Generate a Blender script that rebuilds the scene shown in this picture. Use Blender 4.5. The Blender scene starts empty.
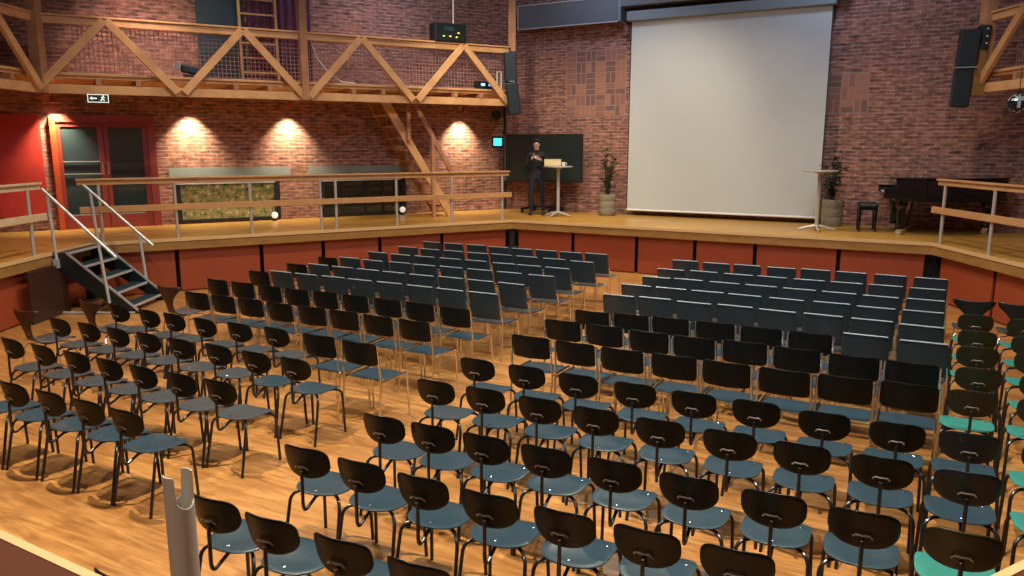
import bpy, bmesh, math, random
from math import sin, cos, pi, radians, atan2, hypot
from mathutils import Vector, Matrix
random.seed(7)
SC = bpy.context.scene
COL = SC.collection
SC.view_settings.view_transform = 'Standard'
SC.view_settings.look = 'None'
SC.view_settings.gamma = 1.0
SC.view_settings.use_curve_mapping = False
SC.view_settings.exposure = 0.0

# ------------------------------------------------------------------ materials
def new_mat(name):
    m = bpy.data.materials.new(name); m.use_nodes = True
    return m, m.node_tree, m.node_tree.nodes['Principled BSDF']

def plain(name, col, rough=.5, metal=0.0, emit=0.0, noise=0.0, spec=.5, scale=12.0):
    m, nt, b = new_mat(name)
    b.inputs['Base Color'].default_value = (*col, 1)
    b.inputs['Roughness'].default_value = rough
    b.inputs['Metallic'].default_value = metal
    b.inputs['Specular IOR Level'].default_value = spec
    if emit:
        b.inputs['Emission Color'].default_value = (*col, 1)
        b.inputs['Emission Strength'].default_value = emit
    if noise:
        tc = nt.nodes.new('ShaderNodeTexCoord'); n = nt.nodes.new('ShaderNodeTexNoise')
        n.inputs['Scale'].default_value = scale; n.inputs['Detail'].default_value = 4
        nt.links.new(tc.outputs['Object'], n.inputs['Vector'])
        mp = nt.nodes.new('ShaderNodeMapRange'); mp.inputs['To Min'].default_value = 1-noise; mp.inputs['To Max'].default_value = 1+noise
        nt.links.new(n.outputs['Fac'], mp.inputs['Value'])
        mx = nt.nodes.new('ShaderNodeVectorMath'); mx.operation = 'SCALE'
        mx.inputs[0].default_value = col
        nt.links.new(mp.outputs['Result'], mx.inputs['Scale'])
        nt.links.new(mx.outputs['Vector'], b.inputs['Base Color'])
    return m

def wood(name, c1, c2, rough=.5, scale=(1, 1, 1), spec=.4, grain=6.0, coat=0.0):
    """solid timber: long streaks along local/object X after scale"""
    m, nt, b = new_mat(name)
    tc = nt.nodes.new('ShaderNodeTexCoord'); mp = nt.nodes.new('ShaderNodeMapping')
    mp.inputs['Scale'].default_value = scale
    n = nt.nodes.new('ShaderNodeTexNoise'); n.inputs['Scale'].default_value = grain; n.inputs['Detail'].default_value = 6
    n.inputs['Distortion'].default_value = .6
    r = nt.nodes.new('ShaderNodeValToRGB'); r.color_ramp.elements[0].position = .32; r.color_ramp.elements[1].position = .7
    r.color_ramp.elements[0].color = (*c1, 1); r.color_ramp.elements[1].color = (*c2, 1)
    nt.links.new(tc.outputs['Object'], mp.inputs['Vector']); nt.links.new(mp.outputs['Vector'], n.inputs['Vector'])
    nt.links.new(n.outputs['Fac'], r.inputs['Fac']); nt.links.new(r.outputs['Color'], b.inputs['Base Color'])
    b.inputs['Roughness'].default_value = rough; b.inputs['Specular IOR Level'].default_value = spec
    b.inputs['Coat Weight'].default_value = coat
    return m

def parquet(name, c1, c2, c3, rot, plank=(.9, .12), rough=.35, dark=.55, coat=0.2):
    """planks: brick texture for the boards, noise for the grain"""
    m, nt, b = new_mat(name)
    tc = nt.nodes.new('ShaderNodeTexCoord'); mp = nt.nodes.new('ShaderNodeMapping')
    mp.inputs['Rotation'].default_value = (0, 0, rot)
    nt.links.new(tc.outputs['Object'], mp.inputs['Vector'])
    br = nt.nodes.new('ShaderNodeTexBrick')
    br.inputs['Scale'].default_value = 1.0
    br.inputs['Brick Width'].default_value = plank[0]; br.inputs['Row Height'].default_value = plank[1]
    br.inputs['Mortar Size'].default_value = .0018; br.inputs['Mortar Smooth'].default_value = .3
    br.inputs['Color1'].default_value = (*c1, 1); br.inputs['Color2'].default_value = (*c2, 1)
    br.inputs['Mortar'].default_value = (c1[0]*dark, c1[1]*dark, c1[2]*dark, 1)
    br.offset = .37
    nt.links.new(mp.outputs['Vector'], br.inputs['Vector'])
    m2 = nt.nodes.new('ShaderNodeMapping'); m2.inputs['Scale'].default_value = (1.2, 9, 1)
    nt.links.new(mp.outputs['Vector'], m2.inputs['Vector'])
    n = nt.nodes.new('ShaderNodeTexNoise'); n.inputs['Scale'].default_value = 2.2; n.inputs['Detail'].default_value = 7; n.inputs['Distortion'].default_value = .8
    nt.links.new(m2.outputs['Vector'], n.inputs['Vector'])
    r = nt.nodes.new('ShaderNodeValToRGB'); r.color_ramp.elements[0].position = .35; r.color_ramp.elements[1].position = .68
    nt.links.new(n.outputs['Fac'], r.inputs['Fac'])
    mx = nt.nodes.new('ShaderNodeMix'); mx.data_type = 'RGBA'
    mx.inputs['B'].default_value = (*c3, 1)
    f = nt.nodes.new('ShaderNodeMath'); f.operation = 'MULTIPLY'; f.inputs[1].default_value = .8
    nt.links.new(r.outputs['Color'], f.inputs[0]); nt.links.new(f.outputs[0], mx.inputs['Factor'])
    nt.links.new(br.outputs['Color'], mx.inputs['A'])
    # broad worn patches
    n2 = nt.nodes.new('ShaderNodeTexNoise'); n2.inputs['Scale'].default_value = .9; n2.inputs['Detail'].default_value = 3
    nt.links.new(mp.outputs['Vector'], n2.inputs['Vector'])
    mr = nt.nodes.new('ShaderNodeMapRange'); mr.inputs['From Min'].default_value = .3; mr.inputs['From Max'].default_value = .7
    mr.inputs['To Min'].default_value = .86; mr.inputs['To Max'].default_value = 1.1
    nt.links.new(n2.outputs['Fac'], mr.inputs['Value'])
    sc = nt.nodes.new('ShaderNodeVectorMath'); sc.operation = 'SCALE'
    nt.links.new(mx.outputs['Result'], sc.inputs[0]); nt.links.new(mr.outputs['Result'], sc.inputs['Scale'])
    nt.links.new(sc.outputs['Vector'], b.inputs['Base Color'])
    b.inputs['Roughness'].default_value = rough
    b.inputs['Coat Weight'].default_value = coat; b.inputs['Coat Roughness'].default_value = .2
    return m

def brick_mat(name, c1, c2, mortar):
    m, nt, b = new_mat(name)
    tc = nt.nodes.new('ShaderNodeTexCoord')
    wob = nt.nodes.new('ShaderNodeTexNoise'); wob.inputs['Scale'].default_value = 5; wob.inputs['Detail'].default_value = 3
    nt.links.new(tc.outputs['UV'], wob.inputs['Vector'])
    sub = nt.nodes.new('ShaderNodeVectorMath'); sub.operation = 'SUBTRACT'; sub.inputs[1].default_value = (.5, .5, .5)
    nt.links.new(wob.outputs['Color'], sub.inputs[0])
    ml = nt.nodes.new('ShaderNodeVectorMath'); ml.operation = 'SCALE'; ml.inputs['Scale'].default_value = .03
    nt.links.new(sub.outputs['Vector'], ml.inputs[0])
    ad = nt.nodes.new('ShaderNodeVectorMath'); ad.operation = 'ADD'
    nt.links.new(tc.outputs['UV'], ad.inputs[0]); nt.links.new(ml.outputs['Vector'], ad.inputs[1])
    br = nt.nodes.new('ShaderNodeTexBrick')
    br.inputs['Scale'].default_value = 1.0
    br.inputs['Brick Width'].default_value = .215; br.inputs['Row Height'].default_value = .068
    br.inputs['Mortar Size'].default_value = .008; br.inputs['Mortar Smooth'].default_value = .25; br.inputs['Bias'].default_value = -.1
    br.inputs['Color1'].default_value = (*c1, 1); br.inputs['Color2'].default_value = (*c2, 1); br.inputs['Mortar'].default_value = (*mortar, 1)
    nt.links.new(ad.outputs['Vector'], br.inputs['Vector'])
    # per region variation: some dark burnt bricks, some pale
    mp = nt.nodes.new('ShaderNodeMapping'); mp.inputs['Scale'].default_value = (4.6, 14.7, 1)
    nt.links.new(tc.outputs['UV'], mp.inputs['Vector'])
    n = nt.nodes.new('ShaderNodeTexNoise'); n.inputs['Scale'].default_value = 1.3; n.inputs['Detail'].default_value = 2
    nt.links.new(mp.outputs['Vector'], n.inputs['Vector'])
    r = nt.nodes.new('ShaderNodeMapRange'); r.inputs['From Min'].default_value = .3; r.inputs['From Max'].default_value = .7
    r.inputs['To Min'].default_value = .42; r.inputs['To Max'].default_value = 1.3
    nt.links.new(n.outputs['Fac'], r.inputs['Value'])
    s = nt.nodes.new('ShaderNodeVectorMath'); s.operation = 'SCALE'
    nt.links.new(br.outputs['Color'], s.inputs[0]); nt.links.new(r.outputs['Result'], s.inputs['Scale'])
    nt.links.new(s.outputs['Vector'], b.inputs['Base Color'])
    b.inputs['Roughness'].default_value = .85; b.inputs['Specular IOR Level'].default_value = .15
    bp = nt.nodes.new('ShaderNodeBump'); bp.inputs['Strength'].default_value = .6; bp.inputs['Distance'].default_value = .012; bp.invert = True
    nt.links.new(br.outputs['Fac'], bp.inputs['Height']); nt.links.new(bp.outputs['Normal'], b.inputs['Normal'])
    return m

M = {}
M['brick'] = brick_mat('brick_masonry', (.42, .175, .115), (.235, .112, .09), (.42, .31, .25))
M['floor'] = parquet('oak_parquet', (.55, .275, .083), (.43, .20, .055), (.23, .09, .024), radians(28.8), (.75, .09), .34)
M['stage'] = parquet('stage_boards', (.58, .33, .068), (.50, .27, .05), (.34, .16, .028), radians(30), (1.3, .12), .42, .7)
M['lip'] = wood('stage_edge_timber', (.24, .125, .035), (.33, .18, .055), .55, (1, 1, 3), .3, 3)
M['nose'] = plain('pale_edge_strip', (.60, .40, .19), .4, noise=.08)
M['orange'] = plain('orange_panel_paint', (.27, .048, .013), .55, noise=.12, scale=2.5)
M['dark'] = plain('black_paint', (.008, .008, .01), .5)
M['lino'] = plain('brown_linoleum', (.075, .019, .006), .75, spec=.2, noise=.12, scale=5)
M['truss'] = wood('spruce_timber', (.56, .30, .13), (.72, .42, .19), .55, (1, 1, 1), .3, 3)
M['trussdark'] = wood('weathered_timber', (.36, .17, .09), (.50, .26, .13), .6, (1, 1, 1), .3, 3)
M['rail'] = wood('rail_oak', (.42, .21, .085), (.52, .29, .12), .42, (1, 1, 4), .4, 4)
M['railpale'] = wood('pale_rail_oak', (.52, .40, .24), (.62, .48, .30), .45, (1, 1, 4), .4, 4)
M['steel'] = plain('brushed_steel', (.52, .50, .46), .42, .45)
M['alu'] = plain('painted_aluminium', (.55, .60, .63), .4, .5)
M['chrome'] = plain('chrome', (.72, .72, .72), .16, 1.0)
M['blacksteel'] = plain('black_steel_tube', (.012, .013, .016), .3, 0, spec=.6)
M['backblack'] = plain('black_stained_plywood', (.0032, .0042, .0038), .38, noise=.3, spec=.25)
M['backolive'] = plain('dark_olive_plywood', (.014, .015, .006), .42, noise=.3, spec=.4)
M['backnavy'] = plain('navy_black_plywood', (.006, .009, .015), .4, noise=.2, spec=.4)
M['seatblue'] = plain('slate_blue_laminate', (.021, .046, .064), .28, noise=.12, spec=.6, scale=6)
M['seatgrey'] = plain('slate_grey_laminate', (.036, .045, .052), .38, noise=.15, spec=.5, scale=6)
M['seatteal'] = plain('teal_laminate', (.028, .20, .165), .38, noise=.08, spec=.5)
M['padC'] = plain('dark_slate_shell', (.015, .030, .041), .38, noise=.15, spec=.5, scale=7)
M['edgeC'] = plain('pale_shell_edge', (.30, .38, .42), .35, .2)
M['antbrown'] = plain('dark_brown_shell', (.040, .016, .010), .4, spec=.4)
M['antblack'] = plain('black_shell', (.010, .009, .009), .4, spec=.4)
M['screen'] = plain('projection_cloth', (.50, .535, .51), .9, noise=.015, scale=1)
M['case'] = plain('grey_blue_casing', (.19, .24, .26), .5, noise=.1, scale=3)
M['casedark'] = plain('dark_grey_duct', (.12, .135, .14), .6, noise=.15, scale=2)
M['caseedge'] = plain('pale_grey_edging', (.42, .46, .48), .5)
M['doorred'] = plain('red_brown_door_paint', (.26, .038, .022), .45, noise=.1, scale=3)
M['doorlit'] = plain('lamp_lit_door_paint', (.62, .085, .02), .45)  # door colour with the downlight's orange glow on the jamb painted in
M['redpanel'] = plain('red_wall_paint', (.48, .028, .016), .6, noise=.15, scale=2)
M['tvglass'] = plain('black_screen_glass', (.018, .028, .026), .14, spec=.7)
M['concrete'] = plain('grey_green_concrete', (.26, .31, .28), .8, noise=.15, scale=4)
M['pale'] = plain('white_plastic', (.75, .74, .70), .4)
M['curtain'] = plain('purple_drape', (.17, .06, .10), .9, noise=.15, scale=2)
M['tealdark'] = plain('dark_teal_panel', (.010, .035, .042), .5, noise=.2, scale=2)
M['box'] = plain('black_amp_housing', (.004, .011, .013), .45)
M['lacquer'] = plain('black_piano_lacquer', (.004, .006, .008), .08, spec=.6)
M['keys'] = plain('ivory_keys', (.7, .68, .6), .3)
M['brass'] = plain('silver_castor', (.8, .78, .72), .25, .9)
M['pot'] = plain('woven_grey_basket', (.22, .19, .13), .85, noise=.55, scale=22)
M['leaf'] = plain('dusty_leaf', (.055, .085, .04), .6, noise=.4, scale=9)
M['leafdark'] = plain('dark_leaf', (.02, .05, .035), .6, noise=.4, scale=9)
M['stem'] = plain('brown_stem', (.07, .045, .025), .8)
M['mesh'] = plain('pinkish_netting_wire', (.42, .24, .22), .6)
M['ceil'] = plain('dark_ceiling_boards', (.12, .08, .06), .8, noise=.1, scale=2)
M['skin'] = plain('skin', (.58, .34, .24), .5)
M['hair'] = plain('dark_hair', (.012, .009, .007), .6)
M['cloth'] = plain('black_jacket_cloth', (.005, .008, .013), .85, noise=.25, scale=15)
M['jeans'] = plain('dark_blue_trousers', (.006, .013, .022), .85, noise=.2, scale=15)
M['shoe'] = plain('dark_shoes', (.03, .028, .026), .5)
M['cream'] = plain('cream_cardboard', (.66, .56, .30), .6)
M['tabletop'] = plain('grey_table_top', (.40, .36, .32), .35)
M['glowcyan'] = plain('cyan_display', (.05, .60, .95), .4, emit=2.2)
M['glowgreen'] = plain('green_indicator', (.35, .9, .12), .4, emit=1.5)
M['glowyellow'] = plain('amber_indicator', (1.0, .75, .1), .4, emit=1.5)
M['glowblue'] = plain('blue_indicator', (.25, .45, 1.0), .4, emit=2.0)
M['glowlamp'] = plain('lamp_glass', (1.0, .80, .52), .4, emit=14)
M['glowball'] = plain('frosted_globe', (.95, .88, .75), .4, emit=.5)
M['exitgreen'] = plain('dark_green_sign', (.01, .05, .03), .5)
M['exitwhite'] = plain('lit_pictogram', (.85, .92, .80), .5, emit=.9)
M['lampred'] = plain('red_lamp_housing', (.35, .05, .035), .5)
M['mirror'] = plain('bright_glint_tile', (.62, .80, .90), .22, .5)
M['mirrordark'] = plain('dark_reflection_tile', (.015, .03, .045), .15, .5)
M['poststeel'] = plain('matt_steel_post', (.42, .40, .36), .45, .1, noise=.06)
M['darkchrome'] = plain('dull_chrome', (.38, .38, .38), .3, .8)

def greenery_mat():
    m, nt, b = new_mat('leafy_glass_picture')
    tc = nt.nodes.new('ShaderNodeTexCoord'); mp = nt.nodes.new('ShaderNodeMapping'); mp.inputs['Scale'].default_value = (6, 6, 1)
    nt.links.new(tc.outputs['UV'], mp.inputs['Vector'])
    n = nt.nodes.new('ShaderNodeTexNoise'); n.inputs['Scale'].default_value = 1.6; n.inputs['Detail'].default_value = 8; n.inputs['Roughness'].default_value = .75
    nt.links.new(mp.outputs['Vector'], n.inputs['Vector'])
    r = nt.nodes.new('ShaderNodeValToRGB')
    e = r.color_ramp.elements
    e[0].position = .36; e[0].color = (.012, .014, .006, 1)
    e[1].position = .66; e[1].color = (.85, .92, .60, 1)
    a = e.new(.47); a.color = (.22, .27, .09, 1)
    a = e.new(.56); a.color = (.38, .24, .11, 1)
    nt.links.new(n.outputs['Fac'], r.inputs['Fac']); nt.links.new(r.outputs['Color'], b.inputs['Base Color'])
    b.inputs['Roughness'].default_value = .25
    return m
M['green'] = greenery_mat()
def glass_mat(name, tint=(.03, .05, .055)):
    m, nt, b = new_mat(name)
    b.inputs['Base Color'].default_value = (*tint, 1); b.inputs['Roughness'].default_value = .05
    b.inputs['Specular IOR Level'].default_value = .9
    return m
M['doorglass'] = glass_mat('dark_door_glass')
M['winglass'] = glass_mat('dark_window_glass', (.02, .022, .014))

# ------------------------------------------------------------------ mesh helpers
class MB:
    def __init__(s):
        s.v = []; s.f = []; s.m = []; s.mi = 0; s.mats = []; s.uv = None
    def mat(s, name):
        if name not in s.mats: s.mats.append(name)
        s.mi = s.mats.index(name); return s
    def add(s, verts, faces):
        o = len(s.v); s.v += [tuple(v) for v in verts]
        for f in faces: s.f.append(tuple(i+o for i in f)); s.m.append(s.mi)
        return s
    def box(s, c, size, mat=None):
        """axis-aligned, centre + full size; mat = optional Matrix"""
        x, y, z = size[0]/2, size[1]/2, size[2]/2
        vs = [Vector((sx*x, sy*y, sz*z)) for sx in (-1, 1) for sy in (-1, 1) for sz in (-1, 1)]
        if mat is not None: vs = [mat @ v for v in vs]
        vs = [v+Vector(c) for v in vs]
        return s.add(vs, [(0, 1, 3, 2), (4, 6, 7, 5), (0, 4, 5, 1), (2, 3, 7, 6), (0, 2, 6, 4), (1, 5, 7, 3)])
    def bar(s, a, b, w, h, up=(0, 0, 1)):
        """rectangular bar a->b, w sideways, h along up"""
        a = Vector(a); b = Vector(b); d = (b-a).normalized(); up = Vector(up)
        side = d.cross(up)
        if side.length < 1e-4: side = d.cross(Vector((1, 0, 0)))
        side.normalize(); u = side.cross(d).normalized()
        vs = []
        for p in (a, b):
            for i, j in ((-1, -1), (1, -1), (1, 1), (-1, 1)): vs.append(p+side*(i*w/2)+u*(j*h/2))
        return s.add(vs, [(3, 2, 1, 0), (4, 5, 6, 7), (0, 1, 5, 4), (1, 2, 6, 5), (2, 3, 7, 6), (3, 0, 4, 7)])
    def tube(s, pts, r, n=8, closed=False, radii=None):
        pts = [Vector(p) for p in pts]; k = len(pts); rings = []
        prev = None
        for i, p in enumerate(pts):
            if i == 0: d = pts[1]-pts[0]
            elif i == k-1: d = pts[-1]-pts[-2]
            else: d = (pts[i+1]-p).normalized()+(p-pts[i-1]).normalized()
            d.normalize()
            if prev is None:
                ref = Vector((0, 0, 1)) if abs(d.z) < .9 else Vector((1, 0, 0))
                u = d.cross(ref).normalized()
            else:
                u = prev-d*prev.dot(d)
                if u.length < 1e-5: u = d.cross(Vector((0, 0, 1)))
                u.normalize()
            prev = u; w = d.cross(u)
            rr = radii[i] if radii else r
            rings.append([p+(u*cos(2*pi*j/n)+w*sin(2*pi*j/n))*rr for j in range(n)])
        vs = [v for rg in rings for v in rg]; fs = []
        for i in range(k-1):
            for j in range(n):
                a = i*n+j; b = i*n+(j+1) % n
                fs.append((a, b, b+n, a+n))
        fs.append(tuple(range(n-1, -1, -1))); fs.append(tuple((k-1)*n+j for j in range(n)))
        return s.add(vs, fs)
    def lathe(s, prof, n=20, c=(0, 0, 0), sx=1, sy=1):
        vs = []; fs = []
        for r, z in prof:
            for j in range(n):
                a = 2*pi*j/n; vs.append((c[0]+r*cos(a)*sx, c[1]+r*sin(a)*sy, c[2]+z))
        for i in range(len(prof)-1):
            for j in range(n):
                a = i*n+j; b = i*n+(j+1) % n; fs.append((a, b, b+n, a+n))
        fs.append(tuple(range(n-1, -1, -1))); fs.append(tuple((len(prof)-1)*n+j for j in range(n)))
        return s.add(vs, fs)
    def prism(s, poly, z0, z1):
        n = len(poly)
        vs = [(x, y, z0) for x, y in poly]+[(x, y, z1) for x, y in poly]
        fs = [tuple(range(n-1, -1, -1)), tuple(range(n, 2*n))]
        for i in range(n):
            j = (i+1) % n; fs.append((i, j, j+n, i+n))
        return s.add(vs, fs)
    def sheet(s, fn, a, b, n=2.5, seg=28, th=.012, rings=(0, .4, .75, .93, 1.0), n2=None):
        """superellipse sheet of half sizes a,b; fn(x,y)->Vector mid-surface; thickness th"""
        n_lo = n
        def nrm(x, y):
            e = 1e-3
            return (fn(x+e, y)-fn(x-e, y)).cross(fn(x, y+e)-fn(x, y-e)).normalized()
        def pt(t, r):
            c_, s_ = cos(t), sin(t)
            n = n_lo if (s_ < 0 or n2 is None) else n2
            x = a*r*math.copysign(abs(c_)**(2/n), c_); y = b*r*math.copysign(abs(s_)**(2/n), s_)
            return x, y
        vs = []; idx = []
        for side in (1, -1):
            x, y = 0, 0; vs.append(fn(0, 0)+nrm(0, 0)*th/2*side); ce = len(vs)-1; rr = []
            for r in rings[1:]:
                row = []
                for j in range(seg):
                    x, y = pt(2*pi*j/seg, r)
                    off = th/2*(1 if r < .99 else .45)
                    vs.append(fn(x, y)+nrm(x, y)*off*side); row.append(len(vs)-1)
                rr.append(row)
            idx.append((ce, rr))
        fs = []
        for k, (ce, rr) in enumerate(idx):
            def F(*q): fs.append(q if k == 0 else q[::-1])
            for j in range(seg): F(ce, rr[0][j], rr[0][(j+1) % seg])
            for i in range(len(rr)-1):
                for j in range(seg):
                    F(rr[i][j], rr[i+1][j], rr[i+1][(j+1) % seg], rr[i][(j+1) % seg])
        t, u = idx[0][1][-1], idx[1][1][-1]
        for j in range(seg): fs.append((t[j], u[j], u[(j+1) % seg], t[(j+1) % seg]))
        return s.add(vs, fs)
    def xform(s, mat):
        s.v = [tuple(mat @ Vector(v)) for v in s.v]; return s
    def build(s, name, mat=None, parent=None, smooth=False, uv=None, bevel=0):
        me = bpy.data.meshes.new(name); me.from_pydata(s.v, [], s.f)
        names = s.mats if s.mats else [mat]
        for k in names: me.materials.append(M[k])
        if s.mats: me.polygons.foreach_set('material_index', s.m)
        if smooth: me.polygons.foreach_set('use_smooth', [True]*len(me.polygons))
        if uv:
            l = me.uv_layers.new(name='UVMap')
            for lp in me.loops: l.data[lp.index].uv = uv(Vector(s.v[lp.vertex_index]))
        me.update()
        o = bpy.data.objects.new(name, me); COL.objects.link(o)
        if parent is not None: o.parent = parent
        if smooth:
            try:
                md = o.modifiers.new('edge', 'EDGE_SPLIT'); md.split_angle = radians(42)
            except Exception: pass
        if bevel:
            md = o.modifiers.new('bev', 'BEVEL'); md.width = bevel; md.segments = 2; md.limit_method = 'ANGLE'
        return o

def thing(name, label, cat, loc=(0, 0, 0), rz=0, group=None):
    o = bpy.data.objects.new(name, None); COL.objects.link(o)
    o.location = loc; o.rotation_euler = (0, 0, rz)
    o.empty_display_size = .1
    o['label'] = label; o['category'] = cat
    if group: o['group'] = group
    return o
def tag(o, label, cat, group=None):
    o['label'] = label; o['category'] = cat
    if group: o['group'] = group
    return o
def struct(o): o['kind'] = 'structure'; return o
def copy_tree(o, parent=None):
    c = o.copy(); COL.objects.link(c)
    if parent is not None: c.parent = parent
    for ch in list(o.children): copy_tree(ch, c)
    return c
def arc(p0, p1, p2, n=5):
    """quadratic bend"""
    p0, p1, p2 = Vector(p0), Vector(p1), Vector(p2)
    return [p0*(1-t)**2+p1*2*t*(1-t)+p2*t*t for t in [i/n for i in range(n+1)]]

# ------------------------------------------------------------------ room frame (hexagonal hall)
CX, CY = 0.0, 8.13
STAGE = .90
def hexv(r):
    """vertices of the far half for inradius r: left, top, right"""
    R_ = r/cos(radians(30))
    return Vector((CX-r, CY+R_/2, 0)), Vector((CX, CY+R_, 0)), Vector((CX+r, CY+R_/2, 0))
class Side:
    """one side of the hexagon at inradius r: at(s, z, off) with off>0 towards the hall centre"""
    def __init__(s, name, r):
        R_ = r/cos(radians(30)); V = [Vector((CX-r, CY+R_/2, 0)), Vector((CX, CY+R_, 0)), Vector((CX+r, CY+R_/2, 0)), Vector((CX+r, CY-R_/2, 0)), Vector((CX, CY-R_, 0)), Vector((CX-r, CY-R_/2, 0))]
        k = {'L': (0, 1), 'B': (1, 2), 'R': (2, 3), 'NR': (3, 4), 'NL': (4, 5), 'LL': (5, 0)}[name]
        s.A, s.Bv = V[k[0]], V[k[1]]; s.t = (s.Bv-s.A).normalized(); s.n = Vector((s.t.y, -s.t.x, 0)); s.len = (s.Bv-s.A).length
        s.ang = atan2(s.t.y, s.t.x)
    def at(s, d, z=0, off=0):
        p = s.A+s.t*d+s.n*off; return Vector((p.x, p.y, z))
    def mat(s):   # local x along side, y towards the wall (away from centre), z up
        return Matrix.Rotation(s.ang, 3, 'Z')
W = {k: Side(k, 9.0) for k in ('L', 'B', 'R', 'NR', 'NL', 'LL')}
T = {k: Side(k, 7.335) for k in ('L', 'B', 'R', 'LL')}

def sbox(mb, sd, s0, s1, z0, z1, o0, o1):
    """box on a side: s0..s1 along, z0..z1, offset o0..o1 towards centre"""
    a = sd.at((s0+s1)/2, (z0+z1)/2, (o0+o1)/2)
    return mb.box(a, (abs(s1-s0), abs(o1-o0), abs(z1-z0)), sd.mat())

# walls: brick, each side one slab
wall_names = {'L': 'wall_left', 'B': 'wall_back', 'R': 'wall_right', 'NR': 'wall_near_right', 'NL': 'wall_near_left', 'LL': 'wall_far_left'}
for k, sd in W.items():
    mb = MB(); sbox(mb, sd, -.12, sd.len+.12, 0, 7.0, -.22, 0)
    A, t = sd.A, sd.t
    struct(mb.build(wall_names[k], 'brick', uv=lambda v, A=A, t=t: ((v-A).dot(t)+20, v.z+20)))
V9 = [W['L'].A, W['B'].A, W['R'].A, W['NR'].A, W['NL'].A, W['LL'].A]
hexpoly = [(v.x, v.y) for v in V9]
mb = MB().prism(hexpoly, 7.0, 7.15); struct(mb.build('ceiling', 'ceil'))
PIT = [(0, 15.70), (6.556, 11.915), (6.556, 5.28), (.12, 1.57), (-6.556, 5.42), (-6.556, 11.915)]
def grow(p, d):   # offset the pit outline outwards (approx. by scaling from its own centre)
    c = Vector((0, 8.65)); out = []
    n = len(p)
    for i in range(n):
        a, b, c_ = Vector(p[i-1]), Vector(p[i]), Vector(p[(i+1) % n])
        d1 = (b-a).normalized(); d2 = (c_-b).normalized()
        n1 = Vector((-d1.y, d1.x)); n2 = Vector((-d2.y, d2.x))
        bis = (n1+n2).normalized(); k = d/max(.2, bis.dot(n1)); q = b+bis*k
        out.append((q.x, q.y))
    return out
mb = MB().prism(grow(PIT, .35)[::-1], -.05, 0.0); struct(mb.build('floor', 'floor'))
# stage ring: six deck pieces (quads between the lip and the wall)
def deck(i, mname, name):
    P_ = grow(PIT, .0); j = (i+1) % 6
    wp = [hexpoly[1], hexpoly[2], hexpoly[3], hexpoly[4], hexpoly[5], hexpoly[0]]
    poly = [P_[i], P_[j], wp[j], wp[i]]
    mb = MB().prism(poly[::-1], STAGE-.05, STAGE)
    return struct(mb.build(name, mname))
deck(0, 'stage', 'stage_floor_back'); deck(1, 'stage', 'stage_floor_right'); deck(2, 'lino', 'stage_floor_near_right')
deck(3, 'lino', 'stage_floor_near_left'); deck(4, 'stage', 'stage_floor_far_left'); deck(5, 'stage', 'stage_floor_left')
# timber lip, pale nosing, recessed panels
SEG = {0: [0, 1.33, 2.66, 3.78, 4.85, 6.21, 7.57], 5: [0.0, 1.23, 2.59, 3.68, 4.76, 6.04, 7.57],
       1: [0, 1.45, 2.9, 4.3, 5.5, 6.53], 4: [0, 1.3, 2.6, 3.9, 5.2, 6.53], 2: [0, 1.5, 3.0, 4.5, 6.0, 7.57], 3: [0, 1.5, 3.0, 4.5, 6.0, 7.57]}
trim_i = 1
for i in range(6):
    a = Vector((*PIT[i], 0)); b = Vector((*PIT[(i+1) % 6], 0))
    t = (b-a).normalized(); L = (b-a).length
    nout = Vector((-t.y, t.x, 0))  # towards wall (outward)
    R3 = Matrix.Rotation(atan2(t.y, t.x), 3, 'Z')
    def seg(mb, s0, s1, z0, z1, o0, o1):
        c = a+t*((s0+s1)/2)+nout*((o0+o1)/2); mb.box((c.x, c.y, (z0+z1)/2), (s1-s0, abs(o1-o0), z1-z0), R3)
    mb = MB(); seg(mb, 0, L, .715, STAGE-.052, .0, .06); struct(mb.build(f'trim_{trim_i}', 'lip')); trim_i += 1
    w = .024
    mb = MB(); seg(mb, 0.0, L, STAGE-.048, STAGE+.004, -.012, w); struct(mb.build(f'trim_{trim_i}', 'nose')); trim_i += 1
    mb = MB(); seg(mb, 0, L, 0, .714, .30, .34); struct(mb.build(f'trim_{trim_i}', 'dark')); trim_i += 1
    if i in (2, 3): continue
    S = SEG[i]

    for q in range(len(S)-1):
        g = .035
        s0 = S[q]+(g if q else .10); s1 = min(S[q+1], L)-(g if q < len(S)-2 else .10)
        mb = MB(); seg(mb, s0, s1, .02, .714, .10, .13)
        o = mb.build(f'trim_{trim_i}', 'orange'); struct(o); trim_i += 1
for k, (x, y) in enumerate(PIT):
    if y < 6: continue
    d = (Vector((x, y))-Vector((0, 8.65))).normalized()*.13
    mb = MB().box((x+d.x, y+d.y, .355), (.10, .10, .71)); struct(mb.build(f'trim_{trim_i}', 'dark')); trim_i += 1

# ------------------------------------------------------------------ camera
cam = bpy.data.cameras.new('camera'); co = bpy.data.objects.new('camera', cam); COL.objects.link(co)
TH = math.atan(143/770)
cam.sensor_width = 36; cam.lens = 770/1024*36; cam.clip_start = .05; cam.clip_end = 100
co.location = (0, 0, 2.40); co.rotation_euler = (pi/2-TH, 0, 0)
SC.camera = co

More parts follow.
